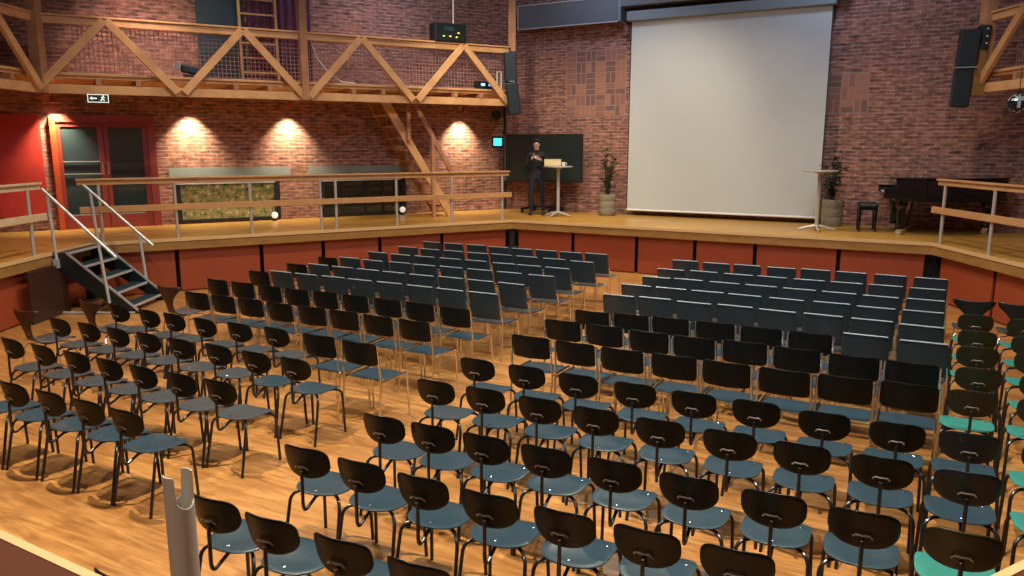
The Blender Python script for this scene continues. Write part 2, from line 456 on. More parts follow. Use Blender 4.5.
# ------------------------------------------------------------------ gallery with its timber trusses
ZB0, ZB1 = 3.20, 3.34      # bottom chord
ZT0, ZT1 = 4.27, 4.40      # top chord
def gallery_floor(sd, name):
    w = W[{'L': 'L', 'R': 'R', 'LL': 'LL'}[name]]
    a, b, c, d = sd.at(0, 0, -.06), sd.at(sd.len, 0, -.06), w.at(w.len), w.at(0)
    mb = MB().prism([(p.x, p.y) for p in (a, b, c, d)], 3.44, 3.485)
    return mb
for k, label in (('L', 'left'), ('R', 'right'), ('LL', 'far_left')):
    struct(gallery_floor(T[k], k).build(f'gallery_floor_{label}', 'truss'))
def truss(sd, name, label, group, nb=4, posts=()):
    L = sd.len
    root = thing(name, label, 'truss', sd.at(L/2, ZB0), sd.ang, group)
    inv = Matrix.Translation(-sd.at(L/2, ZB0))
    rot = Matrix.Rotation(-sd.ang, 4, 'Z')
    X = rot @ inv
    def put(mb, n, mt='truss', b=.006): return mb.xform(X).build(n, mt, root, bevel=b)
    mb = MB(); sbox(mb, sd, .05, L-.05, ZB0, ZB1, -.07, .03); put(mb, 'bottom_chord')
    mb = MB(); sbox(mb, sd, .05, L-.05, ZT0-.01, ZT1-.035, -.05, .02); put(mb, 'top_chord')
    mb = MB(); sbox(mb, sd, .05, L-.05, ZT1-.03, ZT1, -.14, .05); put(mb, 'capping_board')
    mb = MB(); sbox(mb, sd, .05, L-.05, 3.487, 3.53, -.30, -.02); put(mb, 'shelf_board')
    st = L/nb
    for i in range(nb):
        s0, sm, s1 = i*st, (i+.5)*st, (i+1)*st
        for (p, q) in ((s0-.055, sm-.115), (s1-.145, sm-.085)):
            a = sd.at(p, ZB0+.06, .075); b = sd.at(q, ZT1-.06, .075)
            mb = MB().bar(a, b, .065, .125, up=sd.n.cross((b-a).normalized())); put(mb, 'diagonal')
    for i in range(1, nb*2):
        if i % 2 == 0: continue
        for ds in (-.26, .32):
            s0 = i*st/2+ds
            mb = MB(); sbox(mb, sd, s0-.04, s0+.04, ZB1+.002, 3.438, -1.5, .04); put(mb, 'joist', 'trussdark')
    return root
tr = truss(T['L'], 'gallery_truss', 'long timber truss of four bays along the front of the left gallery', 'timber gallery trusses')
truss(T['R'], 'gallery_truss', 'timber truss end beside the right post, cut by the right edge of view', 'timber gallery trusses')
truss(T['LL'], 'gallery_truss', 'timber truss end at top left corner, left of the tall corner post', 'timber gallery trusses')
def post(p, z0, z1, label, w=.13, mat='trussdark', ang=0):
    mb = MB().box((0, 0, (z1-z0)/2), (w, w, z1-z0))
    o = mb.build('timber_post', mat, bevel=.008); o.location = (p.x, p.y, z0); o.rotation_euler = (0, 0, ang)
    return tag(o, label, 'post', 'tall timber posts')
post(T['L'].at(0, 0, .03), 3.2, 7.0, 'tall dark timber post at the left end of the four-bay truss', .17, ang=radians(0))
post(T['L'].at(T['L'].len/2-.13, 0, .08), 3.2, 7.0, 'timber post crossing the middle of the four-bay left truss', .13, 'trussdark', T['L'].ang)
post(Vector((0, 16.62, 0)), 4.30, 7.0, 'timber post rising above the left column loudspeaker', .15, 'trussdark')
post(T['R'].at(0, 0, .03), 3.2, 7.0, 'timber post on the right, behind the stacked loudspeakers', .17, 'trussdark')
# netting behind the trusses
def netting(sd, name, label, s0, s1):
    mb = MB(); st = .07
    k = int((s1-s0)/st)
    for i in range(k+1):
        s = s0+i*st; mb.bar(sd.at(s, 3.54, -.16), sd.at(s, 4.26, -.16), .009, .009, up=(1, 0, 0))
    for j in range(11):
        z = 3.56+j*.07; mb.bar(sd.at(s0, z, -.16), sd.at(s1, z, -.16), .009, .009)
    o = mb.build('wire_netting', 'mesh'); return tag(o, label, 'netting', 'square netting along the gallery')
netting(T['L'], 'L', 'square wire netting behind the long left truss', .5, 8.3)
netting(T['R'], 'R', 'square wire netting behind the truss on the right edge', .5, 6.0)
# wall behind gallery: dark opening, drape, ladder
wl = W['L']
mb = MB(); sbox(mb, wl, 3.55, 4.42, 3.50, 6.2, .0, .04)
tag(mb.build('dark_opening_sheet', 'tealdark'), 'dark teal sheet standing for the dark opening left of the gallery ladder', 'panel')  # flat dark sheet in place of an opening into an unlit room
mb = MB(); n = 44; pts = []
for i in range(n+1):
    s = 4.46+i*(1.22/n); p = wl.at(s, 0, .09+.03*sin(i*1.15)); pts.append(p)
for i in range(n):
    a, b = pts[i], pts[i+1]
    mb.add([(a.x, a.y, 3.5), (b.x, b.y, 3.5), (b.x, b.y, 6.4), (a.x, a.y, 6.4)], [(0, 1, 2, 3)])
o = mb.build('drape', 'curtain', smooth=True); sm = o.modifiers.new('th', 'SOLIDIFY'); sm.thickness = .012
tag(o, 'dark purple drape hanging behind the ladder on the gallery', 'curtain')
ld = thing('ladder', 'wooden ladder standing upright on the left gallery', 'ladder', wl.at(4.62, 3.49, .3), wl.ang)
for x in (-.34, .34):
    MB().bar((x, 0, 0), (x, .10, 2.9), .05, .07, up=(0, 1, 0)).build('side_rail', 'truss', ld, bevel=.004)
for i in range(10):
    z = .28+i*.27; MB().bar((-.33, z*.034, z), (.33, z*.034, z), .045, .03).build('rung', 'truss', ld)

# equipment on the gallery
t = thing('amplifier', 'black equipment box with small lights on the truss top, near the stage end', 'amplifier', T['L'].at(7.03, ZT1, -.05), T['L'].ang)
MB().box((0, .0, .18), (.68, .30, .34)).build('housing', 'box', t, bevel=.015)
for k, (x, z, m_) in enumerate([(-.02, .10, 'glowyellow'), (.12, .09, 'glowyellow'), (.16, .17, 'glowyellow'), (-.16, .1, 'glowgreen')]):
    MB().box((x, -.155, z), (.035, .012, .018)).build('indicator', m_, t)
MB().box((-.05, -.153, .24), (.2, .01, .08)).build('label_plate', 'tealdark', t)
p = T['L'].at(7.15, 0, -.05)
tag(MB().tube([(p.x, p.y, 4.73), (p.x+.01, p.y, 5.6), (p.x, p.y, 6.98)], .012, 6).build('cable', 'pale'), 'thin pale cable dropping to the black equipment box', 'cable')
t = thing('mixer_unit', 'small black rack unit with blue displays behind the truss by the stage', 'audio unit', T['L'].at(7.9, 3.532, -.18), T['L'].ang)
MB().box((0, 0, .08), (.46, .22, .15)).build('housing', 'box', t, bevel=.008)
for x in (-.08, .1): MB().box((x, -.115, .09), (.09, .012, .05)).build('display', 'glowblue', t)
t = thing('video_camera', 'dark spotlight lying on the gallery shelf behind the first truss diagonal', 'spotlight', T['L'].at(2.25, 3.532, -.17), T['L'].ang)
t.name = 'stage_spotlight'
MB().bar((-.18, 0, .16), (.14, -.02, .10), .14, .14).build('barrel', 'box', t, bevel=.03)
MB().box((0, 0, .03), (.3, .14, .04)).build('base', 'box', t, bevel=.005)
MB().tube([(.19, 0, 0), (.19, 0, .22), (.19, -.1, .22)], .012, 6).build('bracket', 'box', t)
MB().bar((-.19, 0, .17), (-.26, .0, .19), .09, .09).build('shade', 'case', t)
pts = [T['L'].at(4.30, 4.26, -.12), T['L'].at(4.42, 3.95, -.13), T['L'].at(4.62, 3.70, -.1), T['L'].at(4.85, 3.56, -.08), T['L'].at(5.10, 3.545, -.08)]
tag(MB().tube(pts, .011, 6).build('cable', 'pale'), 'loose white cable hanging right of the middle truss post', 'cable')
t = thing('tube_lamp', 'white upright tube lamp at the stage end of the left gallery', 'lamp', T['L'].at(8.22, 3.532, -.10), T['L'].ang)
MB().lathe([(.05, 0), (.05, .03), (.02, .04)], 14).build('base', 'pale', t)
MB().tube([(-.05, 0, .02), (-.05, 0, .36), (.05, 0, .36), (.05, 0, .02)], .018, 8).build('tube', 'pale', t)
# column speakers
def cabinet(mb, w, d, h, z0, taper=0):
    return mb.box((0, 0, z0+h/2), (w, d, h))
t = thing('column_speaker', 'tall black column loudspeaker hanging at the left of the stage', 'loudspeaker', (0.03, 16.42, 3.02), radians(4))
MB().bar((.03, 0, .0), (-.05, 0, .64), .25, .28, up=(0, 1, 0)).build('lower_cabinet', 'box', t, bevel=.02)
MB().bar((-.052, 0, .65), (-.08, 0, 1.24), .25, .28, up=(0, 1, 0)).build('upper_cabinet', 'box', t, bevel=.02)
MB().box((-.04, -.145, .66), (.12, .01, .02)).build('badge', 'case', t)
MB().tube([(-.07, .02, 1.22), (-.07, .14, 1.4)], .015, 6).build('bracket', 'blacksteel', t)
g = Side('B', 7.2)
p0 = g.at(8.12, 2.98, 0)
t = thing('speaker_stack', 'pair of black loudspeakers hung one above the other by the right post', 'loudspeaker', p0, radians(-22))
MB().bar((-.03, 0, 0), (-.01, 0, .58), .25, .24, up=(0, 1, 0)).build('lower_cabinet', 'box', t, bevel=.015)
MB().bar((0.0, 0, .61), (.03, 0, 1.16), .27, .26, up=(0, 1, 0)).build('upper_cabinet', 'box', t, bevel=.015)
MB().bar((.19, .02, .86), (.23, .02, 1.22), .15, .16, up=(0, 1, 0)).build('side_box', 'box', t, bevel=.01)
MB().box((0, -.02, .595), (.30, .28, .02)).build('joining_strap', 'case', t)
for z in (.95, 1.05, 1.16): MB().box((.25, -.065, z), (.02, .02, .02)).build('indicator', 'pale', t)
MB().tube([(.1, 0, 1.15), (.24, .1, 1.3)], .015, 6).build('bracket', 'blacksteel', t)
mb = MB().box((0, 0, .38), (.20, .16, .78)); o = mb.build('timber_gusset', 'lip', bevel=.01)
gp = T['R'].at(-.06, 3.16, .05); o.location = (gp.x-.08, gp.y-.08, 3.16); tag(o, 'broad olive timber block at the foot of the right post', 'timber block')
t = thing('mirror_ball', 'small mirror ball hanging under the right gallery at the edge', 'mirror ball', (7.18, 11.22, 2.98))
mb = MB(); prof = [(.135*sin(pi*i/12)+.001, -.135*cos(pi*i/12)) for i in range(13)]; mb.mat('mirror'); mb.lathe(prof, 20); mb.mat('mirrordark'); rb = random.Random(4); mb.m = [1 if rb.random() < .5 else 0 for _ in mb.m]; mb.build('ball', None, t)  # random bright and dark tiles paint the ball's sparkle into its colour
MB().tube([(0, 0, .13), (0, 0, .50)], .006, 6).build('rod', 'blacksteel', t)

# exit sign hung under the truss
sd = T['L']
t = thing('exit_sign', 'dark emergency exit sign with running figure under the truss above the doors', 'sign', sd.at(.77, 3.07, .02), sd.ang)
MB().box((0, 0, .065), (.31, .05, .135)).build('sign_box', 'exitgreen', t)
mb = MB(); mb.box((0, -.027, .125), (.30, .006, .010)); mb.box((0, -.027, .006), (.30, .006, .010)); mb.box((-.146, -.027, .065), (.01, .006, .125)); mb.box((.146, -.027, .065), (.01, .006, .125))
mb.build('sign_border', 'exitwhite', t)
mb = MB()   # arrow + running figure
mb.bar((-.085, -.029, .065), (-.02, -.029, .065), .006, .018)
mb.add([(-.12, -.03, .065), (-.085, -.03, .095), (-.085, -.03, .035)], [(0, 1, 2)])
mb.lathe([(.001, -.012), (.012, 0), (.001, .012)], 8, (.075, -.03, .105))
mb.bar((.072, -.029, .092), (.058, -.029, .06), .006, .018); mb.bar((.058, -.029, .06), (.085, -.029, .045), .006, .012); mb.bar((.085, -.029, .045), (.08, -.029, .022), .006, .01)
mb.bar((.058, -.029, .06), (.045, -.029, .035), .006, .012); mb.bar((.045, -.029, .035), (.022, -.029, .033), .006, .01); mb.bar((.07, -.029, .088), (.098, -.029, .075), .006, .009); mb.bar((.07, -.029, .088), (.042, -.029, .08), .006, .009)
mb.build('pictogram', 'exitwhite', t)
MB().tube([(0, 0, .13), (0, 0, .20)], .01, 6).build('hanger', 'blacksteel', t)

# ------------------------------------------------------------------ left wall fittings
# double door with frame
dr = bpy.data.objects.new('door_1', None); COL.objects.link(dr); dr.location = wl.at(.92, STAGE, 0); dr.rotation_euler = (0, 0, wl.ang); dr['kind'] = 'structure'
def dbox(mb, x0, x1, z0, z1, y0, y1): return mb.box(((x0+x1)/2, (y0+y1)/2, (z0+z1)/2), (x1-x0, y1-y0, z1-z0))
mb = MB(); dbox(mb, .10, 1.76, 1.90, 2.03, -.10, .0); dbox(mb, 1.63, 1.76, 0, 1.90, -.10, 0); mb.build('door_frame', 'doorred', dr)
mb = MB(); dbox(mb, 0.08, .17, 0, 2.0, -.13, 0); mb.build('door_jamb', 'doorlit', dr)
for (x0, x1) in ((.17, .90), (.91, 1.63)):
    mb = MB()
    dbox(mb, x0, x0+.07, 0, 1.9, -.07, -.02); dbox(mb, x1-.09, x1, 0, 1.9, -.07, -.02)
    dbox(mb, x0+.07, x1-.09, 1.82, 1.9, -.07, -.02); dbox(mb, x0+.07, x1-.09, 0, .24, -.07, -.02)
    lf = mb.build('door_leaf', 'doorred' if x0 > .5 else 'doorred', dr)
    mb = MB(); dbox(mb, x0+.07, x1-.09, .24, 1.82, -.045, -.03); mb.build('glass_pane', 'doorglass', lf)
    mb = MB(); dbox(mb, x0+.06, x1-.08, 1.20, 1.215, -.08, -.06); dbox(mb, x0+.06, x1-.08, .98, .995, -.08, -.06)
    mb.build('cross_bar', 'steel' if x0 < .5 else 'dark', lf)
    mb = MB().tube([(x1-.05 if x0 < .5 else x0+.03, -.07, .98), (x1-.05 if x0 < .5 else x0+.03, -.13, .98), (x1-.05 if x0 < .5 else x0+.03, -.13, 1.18), (x1-.05 if x0 < .5 else x0+.03, -.07, 1.18)], .012, 6)
    mb.build('door_handle', 'brass', lf)
    mb = MB(); dbox(mb, x0+.10, x1-.12, .245, .262, -.055, -.03); mb.build('sill_strip', 'steel', lf)
mb = MB(); sbox(mb, wl, .13, .86, 1.15, 2.93, 0, .06)
tag(mb.build('wall_board', 'redpanel', bevel=.01), 'plain bright red board on the brick wall left of the doors', 'board')
def window(n, s0, s1, z0, z1, mt, bars):
    r = bpy.data.objects.new(f'window_{n}', None); COL.objects.link(r); r.location = wl.at(s0, z0, 0); r.rotation_euler = (0, 0, wl.ang); r['kind'] = 'structure'
    Wd, Hh = s1-s0, z1-z0; mb = MB()
    dbox(mb, 0, Wd, 0, .05, -.06, .0); dbox(mb, 0, Wd, Hh-.05, Hh, -.06, 0); dbox(mb, 0, .07, .05, Hh-.05, -.06, 0); dbox(mb, Wd-.11, Wd, .05, Hh-.05, -.06, 0)
    for b in bars: dbox(mb, b-.02, b+.02, .05, Hh-.05, -.05, 0)
    mb.build('window_frame', 'dark', r)
    mb = MB(); dbox(mb, .07, Wd-.11, .05, Hh-.05, -.02, -.012)
    mb.build('window_pane', mt, r, uv=lambda v: (v.x, v.z))
    mb = MB(); dbox(mb, -.0, Wd-.1, Hh-.045, Hh-.02, -.075, -.06); mb.build('window_trim', 'caseedge', r)
window(1, 2.98, 4.92, .93, 1.70, 'green', [])
window(2, 5.78, 7.65, .93, 1.70, 'winglass', [.45, .95, 1.35])
for k, (a, b) in enumerate(((2.87, 5.16), (5.53, 7.9))):
    mb = MB(); sbox(mb, wl, a, b, 1.77, 1.97, -.02, .02); struct(mb.build(f'trim_{90+k}', 'concrete'))
for s, z, lab in ((4.75, .97, 'small round globe lamp at right end of the leafy window'), (7.50, .97, 'small round globe lamp right of the dark window, near the stair')):
    t = thing('globe_lamp', lab, 'lamp', wl.at(s, STAGE, .22), 0, 'small globe lamps on the left deck')
    MB().lathe([(.05, 0), (.05, .02), (.02, .03), (.02, .05)], 12).build('base', 'dark', t)
    MB().lathe([(.065*sin(pi*i/8)+.0005, .11-.065*cos(pi*i/8)) for i in range(9)], 14).build('globe', 'glowball', t, smooth=True)
# wall-washing downlights under the gallery
LAMPS = [(1.10, 'downlight above the double doors'), (3.30, 'downlight right of the doors, above the leafy window'), (5.15, 'middle downlight under the gallery between door and stair'), (9.0, 'downlight on the wall nearest the stage corner')]
for s, lab in LAMPS:
    c = wl.at(s, 3.12, .28)
    t = thing('downlight', lab, 'lamp', c, wl.ang, 'wall-washing downlights under the left gallery')
    MB().lathe([(.035, .09), (.045, .06), (.06, 0), (.055, 0), (.04, .05)], 14).build('housing', 'lampred', t, smooth=True)
    MB().lathe([(.001, .018), (.045, .02), (.001, .024)], 14).build('bulb', 'glowlamp', t)
    MB().tube([(0, 0, .09), (0, 0, .32)], .012, 6).build('stem', 'lampred', t)
# stair from the deck to the gallery, seen from the side
sg = Side('L', 8.3)
o0 = sg.at(7.84, STAGE, 0)
t = thing('gallery_stair', 'steep open timber stair rising from the left deck to the gallery', 'stair', o0, sg.ang)
for y in (-.38, .38):
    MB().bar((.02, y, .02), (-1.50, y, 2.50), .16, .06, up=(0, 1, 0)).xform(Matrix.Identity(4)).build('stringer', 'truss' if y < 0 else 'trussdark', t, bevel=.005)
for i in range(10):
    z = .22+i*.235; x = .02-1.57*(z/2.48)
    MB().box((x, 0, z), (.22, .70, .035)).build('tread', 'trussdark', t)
for (x, zt) in ((-.95, 2.53), (-.42, 1.72)):
    MB().bar((x, -.46, zt-.95 if x < -.5 else -.0+.0), (x, -.46, zt), .07, .07).build('stair_post', 'trussdark', t, bevel=.004)
MB().bar((-.42, -.46, 1.66), (.0, -.46, .95), .09, .05, up=(0, 1, 0)).build('brace', 'trussdark', t)
MB().bar((-.42, -.46, 1.68), (-.80, -.46, 2.3), .09, .05, up=(0, 1, 0)).build('brace', 'trussdark', t)
# corner pipe, display and round lamp
c = W['L'].at(10.17, 0, .06)
tag(MB().tube([(c.x, c.y, STAGE), (c.x, c.y, 3.44)], .03, 8).build('corner_pipe', 'dark'), 'thin black pipe running up the corner left of the stage screen', 'pipe')
t = thing('wall_display', 'small glowing cyan display on the wall by the corner', 'display', wl.at(9.98, 2.35, .02), wl.ang)
MB().box((0, 0, .12), (.27, .04, .25)).build('casing', 'dark', t, bevel=.01)
MB().box((0, -.022, .12), (.21, .01, .17)).build('screen', 'glowcyan', t)
t = thing('wall_speaker', 'dark round-faced speaker under the gallery end', 'loudspeaker', wl.at(9.86, 3.0, .10), wl.ang)
MB().tube([(0, .02, .1), (0, -.12, .08)], .11, 16, radii=[.07, .12]).build('horn', 'box', t)
MB().tube([(0, .02, .1), (0, .1, .1)], .02, 6).build('bracket', 'dark', t)

# ------------------------------------------------------------------ deck rails
def railing(sd, s0, s1, posts, label, mat, ends=(0, 0)):
    root = thing('deck_railing', label, 'railing', sd.at(s0, STAGE), sd.ang, 'timber and steel railings on the stage edge')
    Ls = s1-s0
    MB().box((Ls/2, 0, .975), (Ls, .10, .03)).build('handrail', mat, root, bevel=.006)
    MB().box((Ls/2, 0, .925), (Ls-.02, .045, .07)).build('rail_board', mat, root, bevel=.004)
    MB().box((Ls/2+ends[0], -.035, .51), (Ls+ends[1], .035, .10)).build('mid_rail', mat, root, bevel=.004)
    for p in posts:
        MB().tube([(p-s0, 0, 0), (p-s0, 0, .90)], .024, 10).build('post', 'steel', root, smooth=True)
    return root
RL, RR, RLL = Side('L', 6.60), Side('R', 6.60), Side('LL', 6.60)
railing(RL, -.10, 7.55, [.20, 1.29, 2.47, 3.68, 3.96, 5.12, 6.26, 7.39], 'long timber railing with steel posts along the left stage edge', 'rail', (.03, .02))
railing(RR, -.05, 4.9, [.14, 1.37, 2.6, 3.8], 'timber railing with steel posts on the right stage edge', 'rail', (-.03, .06))
railing(RLL, 1.5, 6.50, [2.5, 3.8, 5.0, 6.22], 'pale timber railing at the far left, left of the steps', 'railpale', (.02, .04))

# ------------------------------------------------------------------ steel steps with tube handrails
st = thing('stage_steps', 'dark steel steps with five treads from the left deck down to the floor', 'steps', (-6.40, 11.40, 0))
Y0, Y1 = -.50, .50
for i in range(5):
    x = .02+.215*i; z = .865-.195*i
    tr_ = MB().box((x-.11, 0, z), (.24, .96, .03)).build('tread', 'tealdark', st)
    MB().box((x+.015, 0, z+.005), (.014, .96, .035)).build('nosing', 'alu', tr_)
for y in (Y0, Y1):
    s_ = MB().bar((-.16, y, .80), (.98, y, -.02+.03), .03, .22, up=(0, 1, 0))
    # clip the stringer at the floor by shaping it as a prism instead
    poly = [(-.15, .88), (.02, .88), (1.02, .0), (.80, .0), (-.15, .66)]
    mb = MB(); vs = [(px_, y-.012, pz) for px_, pz in poly]+[(px_, y+.012, pz) for px_, pz in poly]
    nn = len(poly); mb.add(vs, [tuple(range(nn)), tuple(range(2*nn-1, nn-1, -1))]+[(k, k+nn, (k+1) % nn+nn, (k+1) % nn) for k in range(nn)])
    sg_ = mb.build('stringer', 'box', st)
    MB().bar((.03, y, .885), (1.03, y, .006+.0), .03, .012, up=(0, 1, 0)).xform(Matrix.Translation((0, 0, .008))).build('edge_strip', 'alu', sg_)
def hrail(y, up, lo, p1, p2):
    MB().tube([up, lo], .022, 10).build('handrail', 'alu', st, smooth=True)
    for a, b in (p1, p2): MB().tube([a, b], .022, 10).build('post', 'alu', st, smooth=True)
hrail(Y0, (-.20, Y0-.03, 1.80), (.76, Y0-.03, .82), ((-.09, Y0-.03, .70), (-.13, Y0-.03, 1.72)), ((.60, Y0-.03, .16), (.52, Y0-.03, 1.06)))
hrail(Y1, (-.20, Y1+.03, 1.80), (.80, Y1+.03, .86), ((-.04, Y1+.03, .72), (-.10, Y1+.03, 1.70)), ((.66, Y1+.03, .18), (.60, Y1+.03, 1.05)))
MB().box((-.09, Y0-.05, .74), (.07, .05, .13)).build('clamp', 'alu', st)
MB().tube([(-.1, Y0-.03, .02), (.95, Y0-.03, .02)], .016, 8).build('base_bar', 'alu', st)
# dark board stands in for the brown post and the shade by the steps
mb = MB().box((0, 0, .355), (.04, .9, .71)); o = mb.build('post_and_shade_panel', 'antbrown'); o.location = (-6.50, 10.62, 0)
tag(o, 'dark brown panel standing for post and shade beside the steps', 'panel')

# near platform: single steel post with a cradle top
R_ = .034; depth = .085; rn = .026; H_ = .715
mb = MB(); n = 48; ax = radians(-28.6)   # rail direction in plan
prof = []
ring_o = []; ring_i = []
for j in range(n):
    a = 2*pi*j/n; dx, dy = cos(a), sin(a)
    lat = abs(-sin(ax)*dx*R_+cos(ax)*dy*R_)
    z = H_ if lat > rn else H_-depth+ (rn-math.sqrt(max(0, rn*rn-lat*lat)))
    ring_o.append((dx*R_, dy*R_, z)); ring_i.append((dx*(R_-.004), dy*(R_-.004), z))
vs = [(x, y, 0) for x, y, z in ring_o]+ring_o+ring_i+[(x, y, H_-depth-.03) for x, y, z in ring_i]
fs = []
for j in range(n):
    k = (j+1) % n
    for q in range(3): fs.append((q*n+j, q*n+k, (q+1)*n+k, (q+1)*n+j))
fs.append(tuple(3*n+j for j in range(n)))
mb.add(vs, fs)
t = thing('rail_post', 'bare steel tube post with an open cradle top in the left foreground', 'post', (-.815, 1.76, STAGE))
mb.build('tube', 'poststeel', t)
MB().lathe([(.06, 0), (.06, .012), (.035, .014)], 20).build('foot_plate', 'steel', t)

# ------------------------------------------------------------------ chairs
FACE = radians(-28.8)
CHROOT = []
def chair_root(name):
    return thing(name, 'chair', 'chair')
def make_oval(name, seat_m, back_m):
    r = chair_root(name)
    seat = lambda x, y: Vector((x, y+.005, .428+.5*y*y*(1 if y < 0 else -.9)+.35*x*x))
    MB().sheet(seat, .173, .176, 2.5, 32, .014, n2=5).build('seat', seat_m, r, smooth=True)
    back = lambda x, h: Vector((x, -.225+2.2*x*x-.20*h, .672+.97*h))
    MB().sheet(back, .157, .110, 2.5, 32, .012, (0, .35, .65, .85, .95, 1.0), n2=3.3).build('backrest', back_m, r, smooth=True)
    MB().tube([(0, -.226, .615), (0, -.230, .58)]+arc((0, -.232, .42), (0, -.232, .345), (0, -.195, .365), 5)+[(0, -.12, .402)], .010, 8).build('back_post', 'blacksteel', r, smooth=True)
    MB().tube([(-.042, -.222, .630), (-.042, -.232, .640), (-.03, -.238, .652), (.0, -.240, .650), (.03, -.238, .652), (.042, -.232, .640), (.042, -.222, .630)], .0045, 6).build('bracket', 'darkchrome', r)
    for sx in (-1, 1):
        MB().tube([(sx*.02, .0, .405), (sx*.115, -.075, .405)]+arc((sx*.135, -.09, .404), (sx*.172, -.125, .40), (sx*.178, -.135, .35), 4)+[(sx*.190, -.205, 0)], .0105, 8).build('leg', 'blacksteel', r, smooth=True)
        MB().tube([(sx*.02, .02, .405), (sx*.12, .12, .405)]+arc((sx*.135, .135, .404), (sx*.165, .165, .40), (sx*.170, .170, .35), 4)+[(sx*.180, .180, 0)], .0105, 8).build('leg', 'blacksteel', r, smooth=True)
    MB().lathe([(.009, 0), (.009, .004), (.003, .006)], 8, (0, -.232, .618)).build('screw', 'chrome', r)
    MB().tube([(0, -.12, .405), (0, .14, .405)], .012, 6).build('frame', 'blacksteel', r)
    for x, y, z in ((0, -.115, .443), (.12, .10, .438)):
        MB().lathe([(.0085, 0), (.0085, .003), (.004, .005)], 8, (x, y, z)).build('rivet', 'chrome', r)
    return r
def make_square(name, back_m='backblack'):
    r = chair_root(name)
    seat = lambda x, y: Vector((x, y+.01, .438+(.45*y*y if y < 0 else -.55*y*y)-.0+.6*x*x*0))
    MB().sheet(seat, .180, .195, 7, 32, .013).build('seat', 'seatblue', r, smooth=True)
    back = lambda x, h: Vector((x, -.245+1.3*x*x-.16*h, .700+.98*h))
    MB().sheet(back, .182, .112, 9, 36, .012, (0, .4, .75, .93, 1.0)).build('backrest', back_m, r, smooth=True)
    for sx in (-1, 1):
        MB().tube([(sx*.196, -.235, 0), (sx*.200, -.185, .43), (sx*.196, -.19, .52), (sx*.190, -.215, .785)], .0095, 8).build('leg', 'chrome', r, smooth=True)
        MB().tube([(sx*.200, .215, 0), (sx*.198, .190, .41)]+arc((sx*.198, .188, .42), (sx*.198, .185, .436), (sx*.198, .165, .436), 3)+[(sx*.199, -.18, .432)], .0095, 8).build('leg', 'chrome', r, smooth=True)
        MB().box((sx*.188, 0, .428), (.014, .34, .012)).build('seat_rail', 'chrome', r)
    MB().tube([(-.198, .06, .415), (.198, .06, .415)], .008, 6).build('cross_tube', 'chrome', r)
    return r
def make_panel(name):
    r = chair_root(name)
    seat = lambda x, y: Vector((x, y+.01, .438+(.4*y*y if y < 0 else -.5*y*y)))
    MB().sheet(seat, .186, .20, 8, 32, .02).build('seat', 'seatgrey', r, smooth=True)
    back = lambda x, h: Vector((x, -.245+.35*x*x-.21*h, .658+.965*h))
    MB().sheet(back, .188, .162, 14, 40, .016, (0, .4, .75, .93, 1.0)).build('backrest', 'padC', r, smooth=True)
    MB().bar((-.176, -.279, .817), (.176, -.279, .817), .021, .010).build('top_edge', 'edgeC', r, bevel=.003)
    for sx in (-1, 1):
        MB().tube([(sx*.200, -.225, 0), (sx*.200, -.175, .42), (sx*.198, -.19, .50), (sx*.186, -.215, .60)], .0095, 8).build('leg', 'chrome', r, smooth=True)
        MB().tube([(sx*.200, .215, 0), (sx*.200, .190, .41)]+arc((sx*.200, .188, .42), (sx*.200, .185, .438), (sx*.200, .165, .438), 3)+[(sx*.200, -.17, .432)], .0095, 8).build('leg', 'chrome', r, smooth=True)
    MB().tube([(-.198, .06, .415), (.198, .06, .415)], .008, 6).build('cross_tube', 'chrome', r)
    return r
def make_ant(name, mat):
    r = chair_root(name)
    # one moulded shell: rows of (y, z, half width)
    rows = [(.21, .405, .10), (.195, .425, .155), (.13, .437, .178), (.04, .43, .182), (-.06, .425, .165), (-.13, .435, .125), (-.17, .46, .08), (-.195, .51, .057), (-.21, .57, .058), (-.222, .64, .085), (-.232, .70, .135), (-.24, .745, .182), (-.245, .775, .200), (-.248, .79, .195), (-.25, .797, .17)]
    def sh(rows_, mname, pname, off):
        mb = MB(); n = 9; vs = []
        for (y, z, w) in rows_:
            for j in range(n):
                t = -1+2*j/(n-1); x = w*t
                k = (max(0, z-.5)/.3)
                vs.append((x, y+1.2*x*x*k, z+.25*x*x*(1-k)+(.012*t*t if k > .9 else 0)))
        fs = [(i*n+j, i*n+j+1, (i+1)*n+j+1, (i+1)*n+j) for i in range(len(rows_)-1) for j in range(n-1)]
        mb.add(vs, fs); o = mb.build(pname, mname, r, smooth=True)
        o.modifiers.clear()
        s = o.modifiers.new('th', 'SOLIDIFY'); s.thickness = .012; s.offset = 0
        return o
    sh(rows[:8], 'seatgrey', 'seat', 0); sh(rows[7:], mat, 'backrest', 0)
    MB().lathe([(.06, .385), (.09, .40), (.06, .415)], 14).build('seat_mount', 'blacksteel', r)
    for sx in (-1, 1):
        for sy in (-1, 1):
            MB().tube([(sx*.03, sy*.03, .40), (sx*.13, sy*.14, .39), (sx*.155, sy*.165, .36), (sx*.19, sy*.21, 0)], .008, 8).build('leg', 'chrome', r, smooth=True)
    return r
